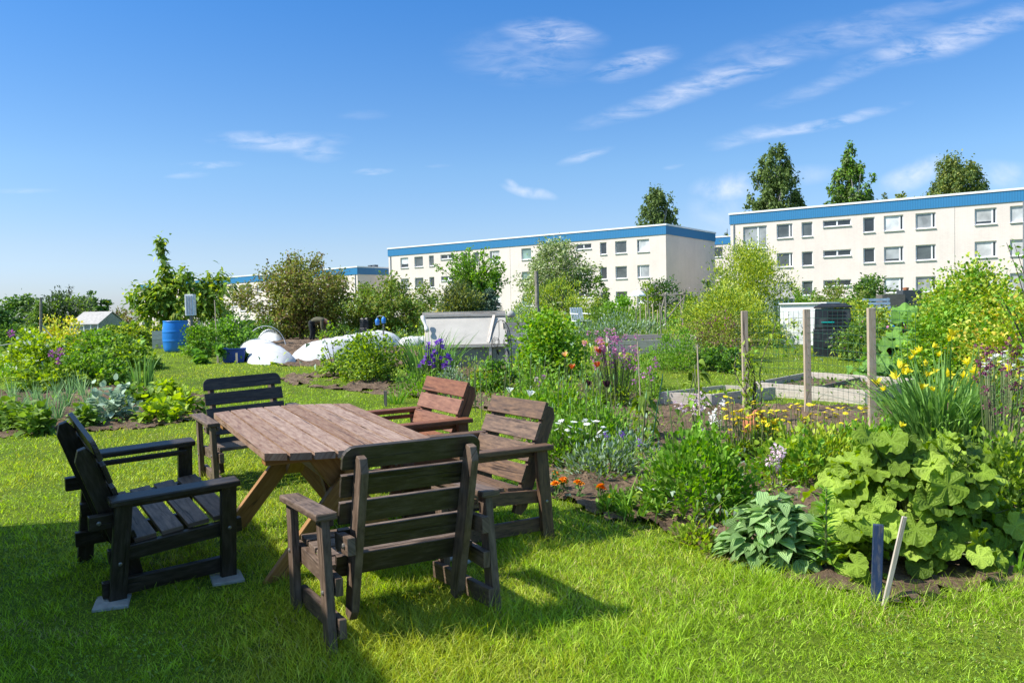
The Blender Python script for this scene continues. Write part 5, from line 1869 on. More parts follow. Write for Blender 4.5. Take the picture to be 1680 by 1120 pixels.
stemmed('star_flower', 'two white star flowers low at the lawn edge', 'flower', 1060, 832, [(1050, 802), (1074, 803)], 'daisy', WH, MIDG, 10, .1, .012, sc=(1.3, 1.6))
stemmed('lavender_spike', 'violet spikes above the marigold bed', 'flower', 1010, 772, [(995, 718), (1020, 711), (1022, 714), (993, 714), (1047, 724), (1050, 728)], 'allium', PU, GREY, 14, .09, .014, sc=(.7, .9))
stemmed('columbine', 'dark wine columbines at the right edge of the picture', 'flower', 1640, 850,
        [(1600 + rng.uniform(0, 80), 560 + rng.uniform(0, 120)) for _ in range(34)], 'cluster', WN, MIDG, 90, .10, .045, dY=.1, sc=(.55, .85))
stemmed('white_flower', 'white blossom cluster behind the dark wine columbines', 'flower', 1655, 800, [(1610 + rng.uniform(0, 75), 576 + rng.uniform(0, 46)) for _ in range(26)], 'daisy', WH, MIDG, 16, .08, .03, dY=.6, sc=(1.2, 1.6))
stemmed('allium_flower', 'purple flowers in the bush at the left edge of the picture', 'flower', 80, 640, [(85, 580), (99, 577), (96, 592)], 'allium', MG, FRESH, 12, .14, .02, sc=(2.0, 2.4))
stemmed('allium_flower', 'magenta flower head near the rope at the left edge', 'flower', 20, 640, [(18, 547)], 'allium', MG, FRESH, 8, .14, .02, sc=(2.0, 2.4))

stemmed('leopards_bane', 'mass of small yellow daisy heads in front of the wire fence', 'flower', 1300, 752,
        [(1185 + rng.uniform(0, 240), 655 + rng.uniform(0, 55) + rng.normal(0, 6)) for _ in range(80)], 'button', YE, LIME, 260, .13, .035, fan=.05, sc=(.95, 1.35))
stemmed('leopards_bane', 'tight patch of yellow heads around the terracotta pot', 'flower', 1235, 748,
        [(1190 + rng.uniform(0, 90), 672 + rng.uniform(0, 36)) for _ in range(36)], 'button', YE, FRESH, 70, .09, .03, fan=.05, sc=(1.1, 1.5))

for k, (px, py, lab) in enumerate(((911, 777, 'orange marigold nearest the chair leg, highest of six'), (915, 791, 'rusty marigold just below the highest one'), (925, 787, 'yellow orange marigold touching the rusty one'),
                                   (948, 792, 'orange marigold alone in the middle of the row'), (985, 799, 'deep orange marigold with dark leaves'), (1003, 815, 'small yellow marigold at the right end of the row'))):
    stemmed('marigold', lab, 'marigold', px + 1, py + 26, [(px, py), (px + rng.normal(0, 5), py + 3)] if k != 5 else [(px, py)], 'marigold', OR if k not in (5,) else YE, DEEP, 26, .05, .018, group='marigolds in a row', stem_r=.004, tilt=.35, sc=(.8, 1.0))


def stalks():
    """grey green onion stalks with papery tips standing all through the flower bed"""
    pr = None
    lab = 'thin grey green onion stalk with a pointed tip in the flower bed'
    for i in range(58):
        px, py = rng.uniform(735, 1010), rng.uniform(640, 700)
        if i % 5 == 0:
            px, py = rng.uniform(900, 1110), rng.uniform(690, 770)
        p = gp(px, py)
        if pr is None:
            pr = empty('onion_stalk', p, lab, 'onion', 'onion stalks in the flower bed')
            sb = MB()
            sb.tube([(0, 0, -.02), (.004, 0, .25), (.0, .004, .5)], [.005, .006, .003], 5)
            sb.build('stem', STALK, pr)
            sb = MB()
            sb.lathe([(.003, .49), (.009, .51), (.007, .53), (.001, .56)], sides=6)
            sb.build('bud', LEEK, pr)
        else:
            c = copy_thing(pr, p, rng.uniform(0, 6), lab, rng.uniform(.75, 1.15))
            c.rotation_euler = (rng.normal(0, .07), rng.normal(0, .07), rng.uniform(0, 6))


stalks()
for (px, py, n, L, lab) in ((905, 700, 50, .34, 'pale tulip leaves gone floppy right of the white tulips'), (650, 662, 40, .30, 'narrow leaved clump behind the table end'), (745, 668, 44, .3, 'grassy leaved clump behind the reddish chair'),
                            (1040, 850, 46, .26, 'dark grassy clump by the small yellow marigold'), (1180, 860, 40, .2, 'upright budding clump in front of the dense green mound'), (830, 700, 40, .3, 'grassy clump between the two right hand chairs'),
                            (1660, 940, 40, .25, 'tall grass tuft at the right edge below the lobed leaves'), (1425, 628, 40, .5, 'onion tops in the raised bed behind the third fence post')):
    blade_clump('grassy_clump', lab, 'plant', gp(px, py), n, L, .016, .09, .35, FRESH if px != 905 else LIME, .5)


# ---------------------------------------------------------------- things standing about the gardens
def barrel():
    loc, h, w = pb(288, 526, 42, 21.6)
    root = empty('water_barrel', loc, 'bright blue plastic water barrel at the end of the grass path', 'barrel')
    m = MB()
    r = w / 2
    pr = [(r * .80, 0), (r * .86, .02)]
    for k in range(13):
        z = .05 + k * (h - .1) / 12
        rr = r * (.885 + .115 * math.sin(math.pi * (z / h)))
        if k in (4, 8):
            pr += [(rr, z - .012), (rr * 1.018, z), (rr, z + .012)]
        else:
            pr.append((rr, z))
    pr += [(r * .90, h - .04), (r * .93, h - .03), (r * .93, h), (r * .88, h), (r * .86, h - .03), (r * .05, h - .035)]
    m.lathe(pr, sides=32)
    m.build('body', BLUEP, root, smooth=True)


barrel()


def plank_box(name, label, cat, px, py, size, rz, mat, boards=3, up=.0, soil=True):
    p = gp(px, py)
    root = empty(name, (p[0], p[1] + size[1] / 2, p[2] + up), label, cat)
    root.rotation_euler = (0, 0, rz)
    w, d, h = size
    for s, nm in ((-1, 'side_panel'), (1, 'side_panel')):
        m = MB()
        for k in range(boards):
            z = h * (k + .5) / boards
            m.beam((s * (w / 2 - .012), -d / 2 + .026, z), (s * (w / 2 - .012), d / 2 - .026, z), .024, h / boards - .006)
        m.build(nm, mat, root)
        m = MB()
        for k in range(boards):
            z = h * (k + .5) / boards
            m.beam((-w / 2, s * (d / 2 - .012), z), (w / 2, s * (d / 2 - .012), z), .024, h / boards - .006)
        m.build('end_panel', mat, root)
    if soil:
        m = MB()
        m.box((0, 0, h * .4), (w - .05, d - .05, h * .7))
        m.build('soil', SOIL, root)
    return root


plank_box('compost_crate', 'grey plank crate just left of the blue water barrel', 'crate', 258, 572, (.40, .60, .50), .25, WG, 4)


def post_box():
    loc, h, w = pb(312, 482, 14, 22.4)
    root = empty('post_box_stand', loc, 'white louvred box on a rough post beside the blue barrel', 'box')
    m = MB()
    m.tube([(0, 0, -.1), (.0, 0, h * .35), (.01, 0, h * .62)], [.055, .05, .045], 8)
    m.build('post', PALEB, root)
    m = MB()
    m.box((0, 0, h * .80), (w, .2, h * .38))
    b = m.build('box', WHITE, root, bevel=.008)
    m = MB()
    for k in range(3):
        m.box((-w * .28 + k * w * .28, -.108, h * .80), (w * .14, .016, h * .33))
    m.build('louvre', ZINC, b)
    m = MB()
    m.beam((.16, .02, -.1), (.20, .05, h * .52), .12, .03)
    m.build('plank', WP, root)


post_box()


def fleece_tunnel(label, a, b, w, h, hoops, mat=FLEECE, group='white fleece tunnels'):
    a, b = np.array(a), np.array(b)
    root = empty('fleece_tunnel', a, label, 'tunnel', group)
    d = (b - a)[:2]
    L = np.linalg.norm(d)
    d = np.array([*(d / L), 0])
    s = np.array([-d[1], d[0], 0])
    m = MB()
    nu, nv = hoops * 6 + 1, 22
    V = []
    for i in range(nu):
        t = i / (nu - 1)
        e_ = min(1, min(t, 1 - t) / .16)
        end = math.sqrt(max(.0, 1 - (1 - e_) ** 2.4)) * .97 + .03
        sag = .055 * abs(math.sin(t * hoops * math.pi)) ** .8
        for j in range(nv):
            ph = math.pi * j / (nv - 1)
            r = 1 - sag * (.5 + .6 * math.sin(ph)) + .012 * math.sin(j * 1.3 + i * .9 + 2 * math.sin(i * .37)) * math.sin(ph) + .008 * math.sin(j * 2.9 - i * 1.7) + rng.normal(0, .006)
            flare = 1 + .14 * math.cos(ph) ** 8
            off = s * (w / 2 * math.cos(ph) * r * flare * (.35 + .65 * end)) + np.array([0, 0, h * math.sin(ph) ** .85 * r * end - .03])
            g = d * (L * t) + np.array([0, 0, float(gz(*(a[:2] + d[:2] * L * t))) - a[2]])
            V.append(g + off)
    q = np.arange(nu * nv).reshape(nu, nv)
    m.add(V, np.stack([q[:-1, :-1], q[:-1, 1:], q[1:, 1:], q[1:, :-1]], -1).reshape(-1, 4))
    m.build('cover', mat, root, smooth=True)
    for i in range(hoops - 1):
        t = (i + 1) / hoops
        if min(t, 1 - t) < .155:
            continue
        g = d * (L * t) + np.array([0, 0, float(gz(*(a[:2] + d[:2] * L * t))) - a[2]])
        pts = [g + s * (w / 2 * 1.005 * math.cos(ph)) + np.array([0, 0, h * 1.005 * math.sin(ph) ** .85 - .02]) for ph in np.linspace(.06, math.pi - .06, 16)]
        hm = MB()
        hm.tube(pts, .004, 5)
        hm.build('hoop', ZINC, root)


g1 = gp(440, 600)
fleece_tunnel('short white fleece tunnel beside the dark blue crate', gp(452, 598), gp(418, 571), .9, .36, 3)
fleece_tunnel('long white fleece tunnel behind the bright quince bush', gp(508, 592), gp(635, 562), 1.2, .43, 8)
fleece_tunnel('small white fleece tunnel under the apple tree', gp(448, 562), gp(436, 549), .9, .5, 2)
fleece_tunnel('low white covered bed right of the long fleece tunnel', gp(655, 566), gp(735, 562), .6, .26, 4)


def arc_hoop():
    p = gp(408, 575)
    m = MB()
    m.tube([np.array([.5 * math.cos(t), .2 * math.cos(t), .62 * math.sin(t)]) for t in np.linspace(0, math.pi, 18)], .010, 6)
    o = m.build('tunnel_hoop', WHITE, None, loc=(p[0], p[1] + 1.5, p[2]))
    tag(o, 'bare white plastic hoop left of the small fleece tunnel', 'hoop')


arc_hoop()


def tub(name, label, cat, px, py, w, d, h, mat, taper=.85, Y=None, ytop=None):
    p = gp(px, py) if Y is None else pb(px, ytop, 1, Y)[0]
    m = MB()
    t = taper
    def ring(a, b, z):
        return [(-a / 2, -b / 2, z), (a / 2, -b / 2, z), (a / 2, b / 2, z), (-a / 2, b / 2, z)]
    V = ring(w * t, d * t, 0) + ring(w, d, h - .03) + ring(w + .04, d + .04, h - .03) + ring(w + .04, d + .04, h) + ring(w - .03, d - .03, h) + ring(w * t - .02, d * t - .02, .04)
    Fc = [(3, 2, 1, 0), (20, 21, 22, 23)]
    for k in range(5):
        Fc += [(k * 4 + i, k * 4 + (i + 1) % 4, k * 4 + 4 + (i + 1) % 4, k * 4 + 4 + i) for i in range(4)]
    m.add(V, Fc)
    o = m.build(name, mat, None, loc=p, bevel=.006)
    tag(o, label, cat)
    return o


tub('plastic_crate', 'dark blue plastic crate left of the short fleece tunnel', 'crate', 384, 594, .48, .40, .30, BLUED).rotation_euler = (0, 0, .3)
tub('plastic_tub', 'bright blue tub in the distance right of the third fence post', 'tub', 1479, 513, .58, .5, .46, BLUEP, .9, 27, 513)


def person():
    loc, h, w = pb(511, 517, 30, 27.0)
    root = empty('person', loc, 'person in khaki jacket and dark trousers bending down under the apple tree', 'person')
    V = [(0, 0, .62), (.02, 0, .66), (.20, 0, .74), (.38, -.0, .76), (.47, 0, .72), (.53, 0, .66), (.60, 0, .585),
         (-.02, -.10, .58), (.03, -.11, .30), (-.04, -.12, .02), (.08, -.12, -.02), (-.02, .10, .58), (.05, .12, .30), (0, .13, .02), (.12, .13, -.02),
         (.40, -.17, .70), (.40, -.19, .46), (.45, -.14, .22), (.47, -.13, .14), (.40, .17, .70), (.43, .18, .46), (.49, .12, .22), (.51, .11, .14)]
    Ed = [(0, 1), (1, 2), (2, 3), (3, 4), (4, 5), (5, 6), (0, 7), (7, 8), (8, 9), (9, 10), (0, 11), (11, 12), (12, 13), (13, 14), (3, 15), (15, 16), (16, 17), (17, 18), (3, 19), (19, 20), (20, 21), (21, 22)]
    rad = [.13, .14, .15, .15, .075, .085, .075, .095, .07, .048, .04, .095, .07, .048, .04, .07, .05, .036, .034, .07, .05, .036, .034]
    for base, sg in ((18, -1), (22, 1)):
        bx, by, bz = V[base]
        for f in range(4):
            k = len(V)
            V += [(bx + .012 * (f - 1.5) + .004, by, bz - .045), (bx + .014 * (f - 1.5) + .012, by, bz - .085 + .006 * abs(f - 1.5))]
            Ed += [(base, k), (k, k + 1)]
            rad += [.0105, .009]
        k = len(V)
        V += [(bx + .03, by - sg * .025, bz - .02), (bx + .045, by - sg * .03, bz - .05)]
        Ed += [(base, k), (k, k + 1)]
        rad += [.012, .010]
    me = bpy.data.meshes.new('body')
    me.from_pydata(V, Ed, [])
    o = bpy.data.objects.new('body', me)
    COL.objects.link(o)
    sk = o.modifiers.new('skin', 'SKIN')
    for i, r_ in enumerate(rad):
        me.skin_vertices[0].data[i].radius = (r_, r_)
    me.skin_vertices[0].data[0].use_root = True
    sd = o.modifiers.new('sub', 'SUBSURF')
    sd.levels = sd.render_levels = 1
    dg = bpy.context.evaluated_depsgraph_get()
    me2 = bpy.data.meshes.new_from_object(o.evaluated_get(dg))
    o.modifiers.clear()
    o.data = me2
    for m_ in (JACK, TROU, SKIN):
        me2.materials.append(m_)
    for p in me2.polygons:
        c = p.center
        p.use_smooth = True
        if c.x < .12 and not (c.z > .66 and c.x > .05):
            p.material_index = 1
        elif c.x > .47 and c.z > .5 or (c.z < .36 and c.x > .3):
            p.material_index = 2
        else:
            p.material_index = 0
    o.parent = root
    hm = MB()
    pr = [(.002, .10), (.05, .088), (.078, .05), (.084, 0), (.075, -.03)]
    hm.lathe(pr, (0, 0, 0), 14)
    ho = hm.build('hair', HAIR, root, loc=(.585, 0, .615), smooth=True)
    ho.rotation_euler = (0, 1.9, 0)
    fm = MB()
    fm.tube([(.62, 0, .565), (.635, 0, .545)], [.014, .010], 6)
    for s in (-1, 1):
        fm.lathe([(.001, .02), (.016, .008), (.016, -.014), (.001, -.022)], (.565, s * .082, .60), 8)
    fm.build('face', SKIN, root)
    root.scale = (h / .90,) * 3


person()


def cold_frame():
    loc, h, w = pb(760, 513, 128, 15.2)
    root = empty('cold_frame', loc, 'grey film cold frame with weathered wooden ridge behind the irises', 'cold frame')
    root.rotation_euler = (0, 0, .06)
    x0, x1 = -w * .5, w * .56
    ze, d, zr = h * .40, .62, h * .97
    def sheet(name, P, mat, par=root):
        m = MB()
        P = [np.array(p, float) for p in P]
        n = np.cross(P[1] - P[0], P[2] - P[0])
        n /= np.linalg.norm(n)
        V = [p - n * .004 for p in P] + [p + n * .004 for p in P]
        m.add(V, [(3, 2, 1, 0), (4, 5, 6, 7), (0, 1, 5, 4), (1, 2, 6, 5), (2, 3, 7, 6), (3, 0, 4, 7)])
        return m.build(name, mat, par)
    sheet('lid', [(x0, 0, ze + .03), (x1, 0, ze + .03), (x1, d, zr), (x0, d, zr)], SLATE)
    sheet('front_panel', [(x0, .03, 0), (x1, .03, 0), (x1, .03, ze - .03), (x0, .03, ze - .03)], plain('dull glass', (.20, .225, .20), .2, .3, 3, spec=.6))
    sheet('back_panel', [(x0, d + .05, 0), (x1, d + .05, 0), (x1, d + .05, zr - .04), (x0, d + .05, zr - .04)], SLATE)
    for x in (x0 - .004, x1 + .004):
        m = MB()
        m.prism([(0, 0), (d + .03, 0), (d + .03, zr - .05), (0.0, ze - .01)], .012, (x, .03, 0), (0, 1, 0), (0, 0, 1), (1, 0, 0))
        m.build('side_panel', WG, root)
    m = MB()
    m.beam((x0 - .06, d, zr + .03), (x1 - .0, d, zr + .03), .12, .05)
    m.beam((x0 - .06, d - .075, zr - .015), (x1, d - .075, zr - .015), .035, .05)
    m.build('ridge_board', WG, root)
    m = MB()
    m.beam((x0 - .03, -.01, ze), (x1 + .03, -.01, ze), .06, .045)
    m.build('eaves_board', WG, root)
    for x in (x0 + .03, x1 - .32, x1 - .03):
        m = MB()
        m.beam((x, -.014, 0), (x, -.014, ze - .025), .05, .03, up=(0, 1, 0))
        m.build('frame_post', WG, root)
    m = MB()
    m.beam((x1 - .36, .022, ze + .055), (x1 - .22, d - .10, zr - .03), .05, .025)
    m.build('glazing_bar', WG, root)
    # film bundle hanging at the left end, stone on the right
    m = MB()
    t = np.linspace(0, 1, 8)
    m.tube([(x0 - .05 + .10 * a, d * .5 - .2 * a, zr - .02 - .28 * a) for a in t], .034 + .01 * np.sin(t * 9), 8)
    m.build('film_bundle', FLEECE, root, smooth=True)
    s = MB()
    d_ = unit(120)
    s.lathe([(.001, .08), (.06, .06), (.09, .0), (.07, -.05), (.001, -.06)], (0, 0, 0), 9)
    so_ = s.build('field_stone', CONC, None, loc=(loc[0] + x1 + .07, loc[1] + d, loc[2] + zr - .02), smooth=True)
    tag(so_, 'pale stone lying at the right end of the cold frame ridge', 'stone')
    plank_box('plank_planter', 'grey plank box right of the cold frame behind the currant bush', 'planter', 846, 600, (.5, .5, .82), .1, WG, 5)


cold_frame()


def arch():
    loc, h, w = pb(822, 525, 32, 11.4)
    root = empty('iron_trellis', loc, 'black iron plant arch with scrolls beside the currant bush', 'trellis')
    m = MB()
    r = w / 2
    t = np.linspace(0, math.pi, 24)
    m.tube([(-r, 0, -.1), (-r, 0, .5)] + [(-r * math.cos(a), 0, h - .34 + .34 * math.sin(a)) for a in t] + [(r, 0, .5), (r, 0, -.1)], .0055, 6)
    m.build('frame', IRON, root)
    for s in (-1, 1):
        m = MB()
        m.tube([(s * .02 - .01, 0, h - .005), (-.0 + s * .03, 0, h - .2), (s * r * .5, 0, h * .55), (s * r * .55, 0, -.05)] if s < 0 else [(.02, 0, h - .005), (.05, 0, h - .12), (.10, 0, h - .3)], .004, 5)
        m.build('strand', IRON, root)
        m = MB()
        a = np.linspace(0, 4.4 * math.pi, 40)
        rr = .02 + .036 * (a / a[-1])
        m.tube(np.stack([s * r * .52 + rr * np.cos(a) * s, 0 * a, h - .30 + rr * np.sin(a) * 1.3], 1), .004, 5)
        m.build('scroll', IRON, root)
        m = MB()
        m.leaves([(s * r * .52, 0, h - .40)] * 2, [(-.4, 0, -1), (.4, 0, -1)], .09, .045, 'ovate', .1, .2)
        m.build('iron_leaf', IRON, root)


arch()


def raised_bed(label, pts, h, mat, fill=None, div=None):
    """pallet collar: corner points on the ground in order"""
    P = [np.array(p) for p in pts]
    root = empty('raised_bed', P[0], label, 'raised bed')
    n = len(P)
    for i in range(n):
        a, b = P[i] - P[0], P[(i + 1) % n] - P[0]
        dd = (b - a) / np.linalg.norm(b - a)
        m = MB()
        m.beam(a + dd * .014 + [0, 0, h / 2], b - dd * .014 + [0, 0, h / 2], .022, h + .06)
        m.build('board', mat, root, bevel=.003)
        c = MB()
        c.beam(a + [0, 0, -.02], a + [0, 0, h + .022], .05, .05, up=(1, .3, 0))
        c.build('corner_bracket', ZINC, root)
    c = sum(P) / n - P[0]
    m = MB()
    V = [(p - P[0]) * .97 + c * .03 + [0, 0, h * .62] for p in P]
    m.add(V, [tuple(range(n))])
    m.build('soil', SOIL, root)
    if div:
        a, b = (np.array(q) - P[0] for q in div)
        m = MB()
        m.beam(a + [0, 0, h / 2], b + [0, 0, h / 2], .02, h)
        m.build('divider', WDK, root)
    if fill is not None:
        k = 260
        u, v = rng.random(k), rng.random(k)
        Q = np.array([(1 - a) * (1 - b) * P[0] + a * (1 - b) * P[1] + a * b * P[2] + (1 - a) * b * P[3] for a, b in zip(u, v)]) - P[0] + [0, 0, h * .6]
        m = MB()
        m.leaves(Q, rng.normal(0, .7, (k, 3)) + [0, 0, .9], .07, .04, 'ovate', .2, .2)
        tag(m.build('seedlings', fill, root), kind='stuff')


A0, A1, A2 = gp(1086, 664), gp(1169, 668), gp(1268, 655)
raised_bed('pale wooden raised bed left of the first fence post', [A0, A1, A2, A0 + A2 - A1], .13, WG, LIME)
B0, B1, B2 = gp(1240, 648), gp(1424, 664), gp(1500, 642)
raised_bed('long pale raised bed divided in two behind the fence posts', [B0, B1, B2, B0 + B2 - B1], .145, WG, MIDG, div=((B0 + B1) / 2, (B0 + B1) / 2 + B2 - B1))
C0, C1 = gp(1000, 582), gp(1150, 578)
raised_bed('old plank raised bed overgrown with tall perennials behind the pink columbine', [C0, C1, C1 + [.2, 2.2, .06], C0 + [.2, 2.2, .06]], .27, WG, MIDG)


def wire_fence():
    posts = [(1224, 668, 510), (1326, 677, 507), (1432, 708, 505)]
    B = [gp(px, py) for px, py, t in posts]
    root = empty('wire_fence', B[1], 'green wire fence on three raw wooden posts in front of the raised beds', 'fence')
    tops = []
    for b, (px, py, t) in zip(B, posts):
        T = at(px - 3, t, b[1])
        m = MB()
        m.beam(b - B[1] + [0, 0, -.15], T - B[1], .072, .050, up=(0, 1, 0))
        m.build('post', WP, root, bevel=.004)
        tops.append(T)
    line = [B[0] - (B[1] - B[0]) * .16] + B + [B[2] + (B[2] - B[1]) * .55]
    hs = [T[2] - b[2] for T, b in zip(tops, B)]
    hs = [hs[0]] + hs + [hs[2]]
    m = MB()
    off = np.array([0, .034, 0])
    Pt = lambda s, f: (lambda k, a: (line[k] * (1 - a) + line[k + 1] * a) + np.array([0, 0, (hs[k] * (1 - a) + hs[k + 1] * a) * f]) - B[1] + off)(min(int(s), len(line) - 2), s - min(int(s), len(line) - 2))
    for f in np.linspace(.14, .985, 13):
        m.tube([Pt(s, f) + [0, 0, rng.normal(0, .002)] for s in np.linspace(0, len(line) - 1, 22)], .0018, 4)
    for s in np.concatenate([np.linspace(0, 1, 4)[:-1], np.linspace(1, 3, 26)[:-1], np.linspace(3, 4, 7)]):
        m.tube([Pt(s, .14), Pt(s, .985)], .0015, 4)
    m.build('wire_mesh', GRNW, root)


wire_fence()


def climber():
    p = gp(1238, 694)
    root = empty('climbing_plant', p, 'young climber winding up beside the first fence post', 'plant')
    sb, P, D = MB(), [], []
    sb.tube([(0, 0, -.05), (0, 0, .42)], .016, 6, mat=1)
    for k in range(6):
        t = np.linspace(0, 1, 9)
        h = rng.uniform(.6, 1.2)
        pts = np.stack([.04 * np.sin(t * 7 + k) + rng.normal(0, .06) * t * 2.2, .05 * np.cos(t * 7 + k), t * h], 1)
        sb.tube(pts, .005, 4)
        tt = rng.random(52)
        P.append(np.stack([np.interp(tt, t, pts[:, q]) for q in range(3)], 1) + rng.normal(0, .035, (52, 3)))
        D.append(rng.normal(0, 1, (52, 3)) + [0, 0, .2])
    sb.build('stem', [BARK, BLKP], root)
    m = MB()
    m.leaves(np.concatenate(P), np.concatenate(D), .055, .026, 'ovate', .2, .2)
    m.build('foliage', LIME, root)


climber()


def hut():
    loc, h, w = pb(1314, 494, 66, 19.5)
    root = empty('white_hut', loc, 'low white hut with flat roof behind the fence, left of the black compost bin', 'hut')
    root.rotation_euler = (0, 0, -.62)
    m = MB()
    m.box((0, .5, h * .46), (w, 1.1, h * .92))
    m.build('wall', WHITE, root)
    m = MB()
    m.box((.06, .5, h * .945), (w + .16, 1.2, h * .035), rot=0)
    m.build('roof', WHITE, root, bevel=.01)
    m = MB()
    m.box((-w * .1, -.062, h * .40), (w * .4, .02, h * .74))
    dr = m.build('door', plain('hut door', (.62, .63, .63), .6), root)
    m = MB()
    m.tube([(w * .04, -.075, h * .42), (w * .04, -.11, h * .42), (w * .04, -.11, h * .5)], .012, 6)
    m.build('handle', ZINC, dr)


hut()


def compost_bin(label, box, strip=True):
    loc, h, w = pb(*box)
    root = empty('compost_bin', loc, label, 'compost bin')
    root.rotation_euler = (0, 0, -.35)
    def trunc(w0, w1, z0, z1, name, mat=BLKP, d=None):
        m = MB()
        V = [(sx * ww / 2, sy * ww / 2 + .4, z) for ww, z in ((w0, z0), (w1, z1)) for sx, sy in ((-1, -1), (1, -1), (1, 1), (-1, 1))]
        m.add(V, [(3, 2, 1, 0), (4, 5, 6, 7), (0, 1, 5, 4), (1, 2, 6, 5), (2, 3, 7, 6), (3, 0, 4, 7)])
        return m.build(name, mat, root, bevel=.02)
    trunc(w, w * .97, -.02, h * .52, 'base')
    trunc(w * .92, w * .88, h * .525, h * .90, 'body')
    trunc(w * .96, w * .94, h * .905, h * .955, 'lid')
    lid = trunc(w * .80, w * .60, h * .957, h * 1.0, 'lid')
    hm = MB()
    hm.box((-w * .05, .4 - w / 2 - .0, h * .30), (w * .36, .03, h * .26))
    ht = hm.build('hatch', BLKP, root, bevel=.01)
    m = MB()
    m.box((-w * .05, .4 - w / 2 - .02, h * .36), (w * .10, .012, h * .04))
    m.build('latch', ZINC, ht)
    m = MB()
    for k in range(4):
        m.box((w * .10, .4 - w * .45 - .008, h * (.62 + .07 * k)), (w * .42, .014, h * .02))
    m.build('vent', IRON, root)
    if strip:
        m = MB()
        m.box((-w * .12, .4 - w * .46 - .004, h * .645), (w * .32, .022, h * .018))
        m.build('band', TURQ, root)
    return root


compost_bin('black plastic compost bin with turquoise band behind the fence posts', (1366, 497, 62, 16.4))
compost_bin('dark compost bin half hidden behind the quince shoots', (591, 521, 18, 27.5), False)


def poles():
    def pole(name, label, cat, px, ytop, Y, r, mat, lean=0.0, py=None, group=None, square=False, top=.8):
        p, h, w = pb(px, ytop, 1, Y)
        m = MB()
        if square:
            m.beam((-lean * h, 0, -.15), (0, 0, h), r * 2, r * 1.4, up=(0, 1, 0))
        else:
            t = np.linspace(0, 1, 6)
            m.tube([(-lean * h * (1 - a) + rng.normal(0, r * .15), 0, -.15 + (h + .15) * a) for a in t], r * (1 - (1 - top) * t), 8)
        o = m.build(name, mat, None, loc=p)
        tag(o, label, cat, group)
        return o, p, h
    pole('wooden_pole', 'thick bare grey pole standing in front of the whitebeam tree', 'pole', 880, 445, 21, .062, PALEB, -.03)
    o, p, h = pole('wooden_pole', 'leaning grey pole with ropes at the far left', 'pole', 67, 488, 16.5, .032, PALEB, .05)
    m = MB()
    for (zf, dx, dz) in ((.45, -2.2, -.12), (.12, -2.0, -.25)):
        t = np.linspace(0, 1, 9)
        m.tube([(dx * a, -.3 * a, h * zf + dz * a - .12 * math.sin(a * math.pi)) for a in t], .011, 5)
    r = m.build('rope', ROPE, o)
    m = MB()
    m.tube([(0, 0, h * .62), (.2, 0, h * .45), (.25, 0, h * .36), (0, 0, h * .15), (.45, 0, h * .02)], .010, 5)
    m.build('rope', ROPE, o)
    pole('bamboo_cane', 'thin cane rising from the full green bush left of the tunnels', 'cane', 352, 492, 20.5, .014, WP, -.02)
    pole('garden_stake', 'short pale stake beside the dark blue crate, left one', 'stake', 357, 581, 17.4, .018, WP, square=True)
    pole('garden_stake', 'short pale stake beside the dark blue crate, right one', 'stake', 388, 579, 17.2, .018, WP, square=True)
    pole('garden_stake', 'short grey green stake in the grass behind the table end', 'stake', 632, 641, 10.2, .018, WDK, square=True)
    pole('garden_stake', 'grey stake under the blue jugs in front of the looser apple tree', 'stake', 629, 532, 22, .03, PALEB)
    for k, (px, yt, Y, r) in enumerate(((1059, 498, 26, .02), (1063, 483, 27, .022), (1071, 498, 26, .022), (1082, 498, 25, .02), (1079, 508, 25, .018), (1043, 503, 26, .016), (1050, 500, 25, .016), (1066, 506, 24, .016), (1032, 500, 27, .016))):
        pole('bean_pole', 'pale wooden bean pole in the group beside the rustic pergola', 'pole', px, yt, Y, r, PALEB if k % 2 else WP, rng.normal(0, .03), group='bean poles beside the pergola')
    pole('bamboo_cane', 'tall cane with large drooping leaves in the bare soil', 'cane', 1144, 566, 6.3, .007, WP, -.03)
    pole('bamboo_cane', 'thin cane right of the pink columbine', 'cane', 1046, 560, 8.9, .006, WP, -.04)
    pole('bamboo_cane', 'cane leaning over the broad-leaved sapling', 'cane', 1088, 612, 7.2, .005, GRNW, .22)


poles()


def jugs():
    p, h, w = pb(624, 516, 20, 22)
    root = empty('blue_jug', (p[0], p[1], p[2] + h * .86), 'pair of blue plastic jugs hung on a stake in front of the looser apple tree', 'jug')
    for s in (-1, 1):
        m = MB()
        m.lathe([(.001, -.14), (.055, -.13), (.06, -.01), (.04, .02), (.016, .04), (.016, .05), (.001, .05)], (s * .085, 0, .02 * s), 12)
        j = m.build('jug', BLUEP, root, smooth=True)
    m = MB()
    m.tube([(-.1, 0, .06), (0, 0, .09), (.1, 0, .06)], .008, 5)
    m.build('cord', ROPE, root)


jugs()


def pergola():
    p, h, w = pb(1108, 480, 26, 30)
    root = empty('rustic_pergola', p, 'crooked pergola of rough branches in front of the gable wall', 'pergola')
    for (x, y) in ((-.36, 0), (.30, 0), (-.3, .8), (.36, .8)):
        m = MB()
        m.tube([(x, y, -.1), (x + rng.normal(0, .05), y, h * .5), (x + rng.normal(0, .04), y, h * rng.uniform(.95, 1.12))], [.04, .035, .03], 6)
        m.build('post', PALEB, root)
    for a, b in (((-.5, 0, h * .92), (.5, 0, h * .97)), ((-.45, .8, h * .95), (.55, .8, h * .93)), ((-.36, -.1, h * .96), (-.3, .9, h * .98)), ((-.4, 0, h * .2), (.3, 0, h * .85)), ((.3, -.1, h), (.36, .9, h * .97))):
        m = MB()
        m.tube([a, (np.array(a) + b) / 2 + rng.normal(0, .03, 3), b], .026, 6)
        m.build('beam', PALEB, root)


pergola()


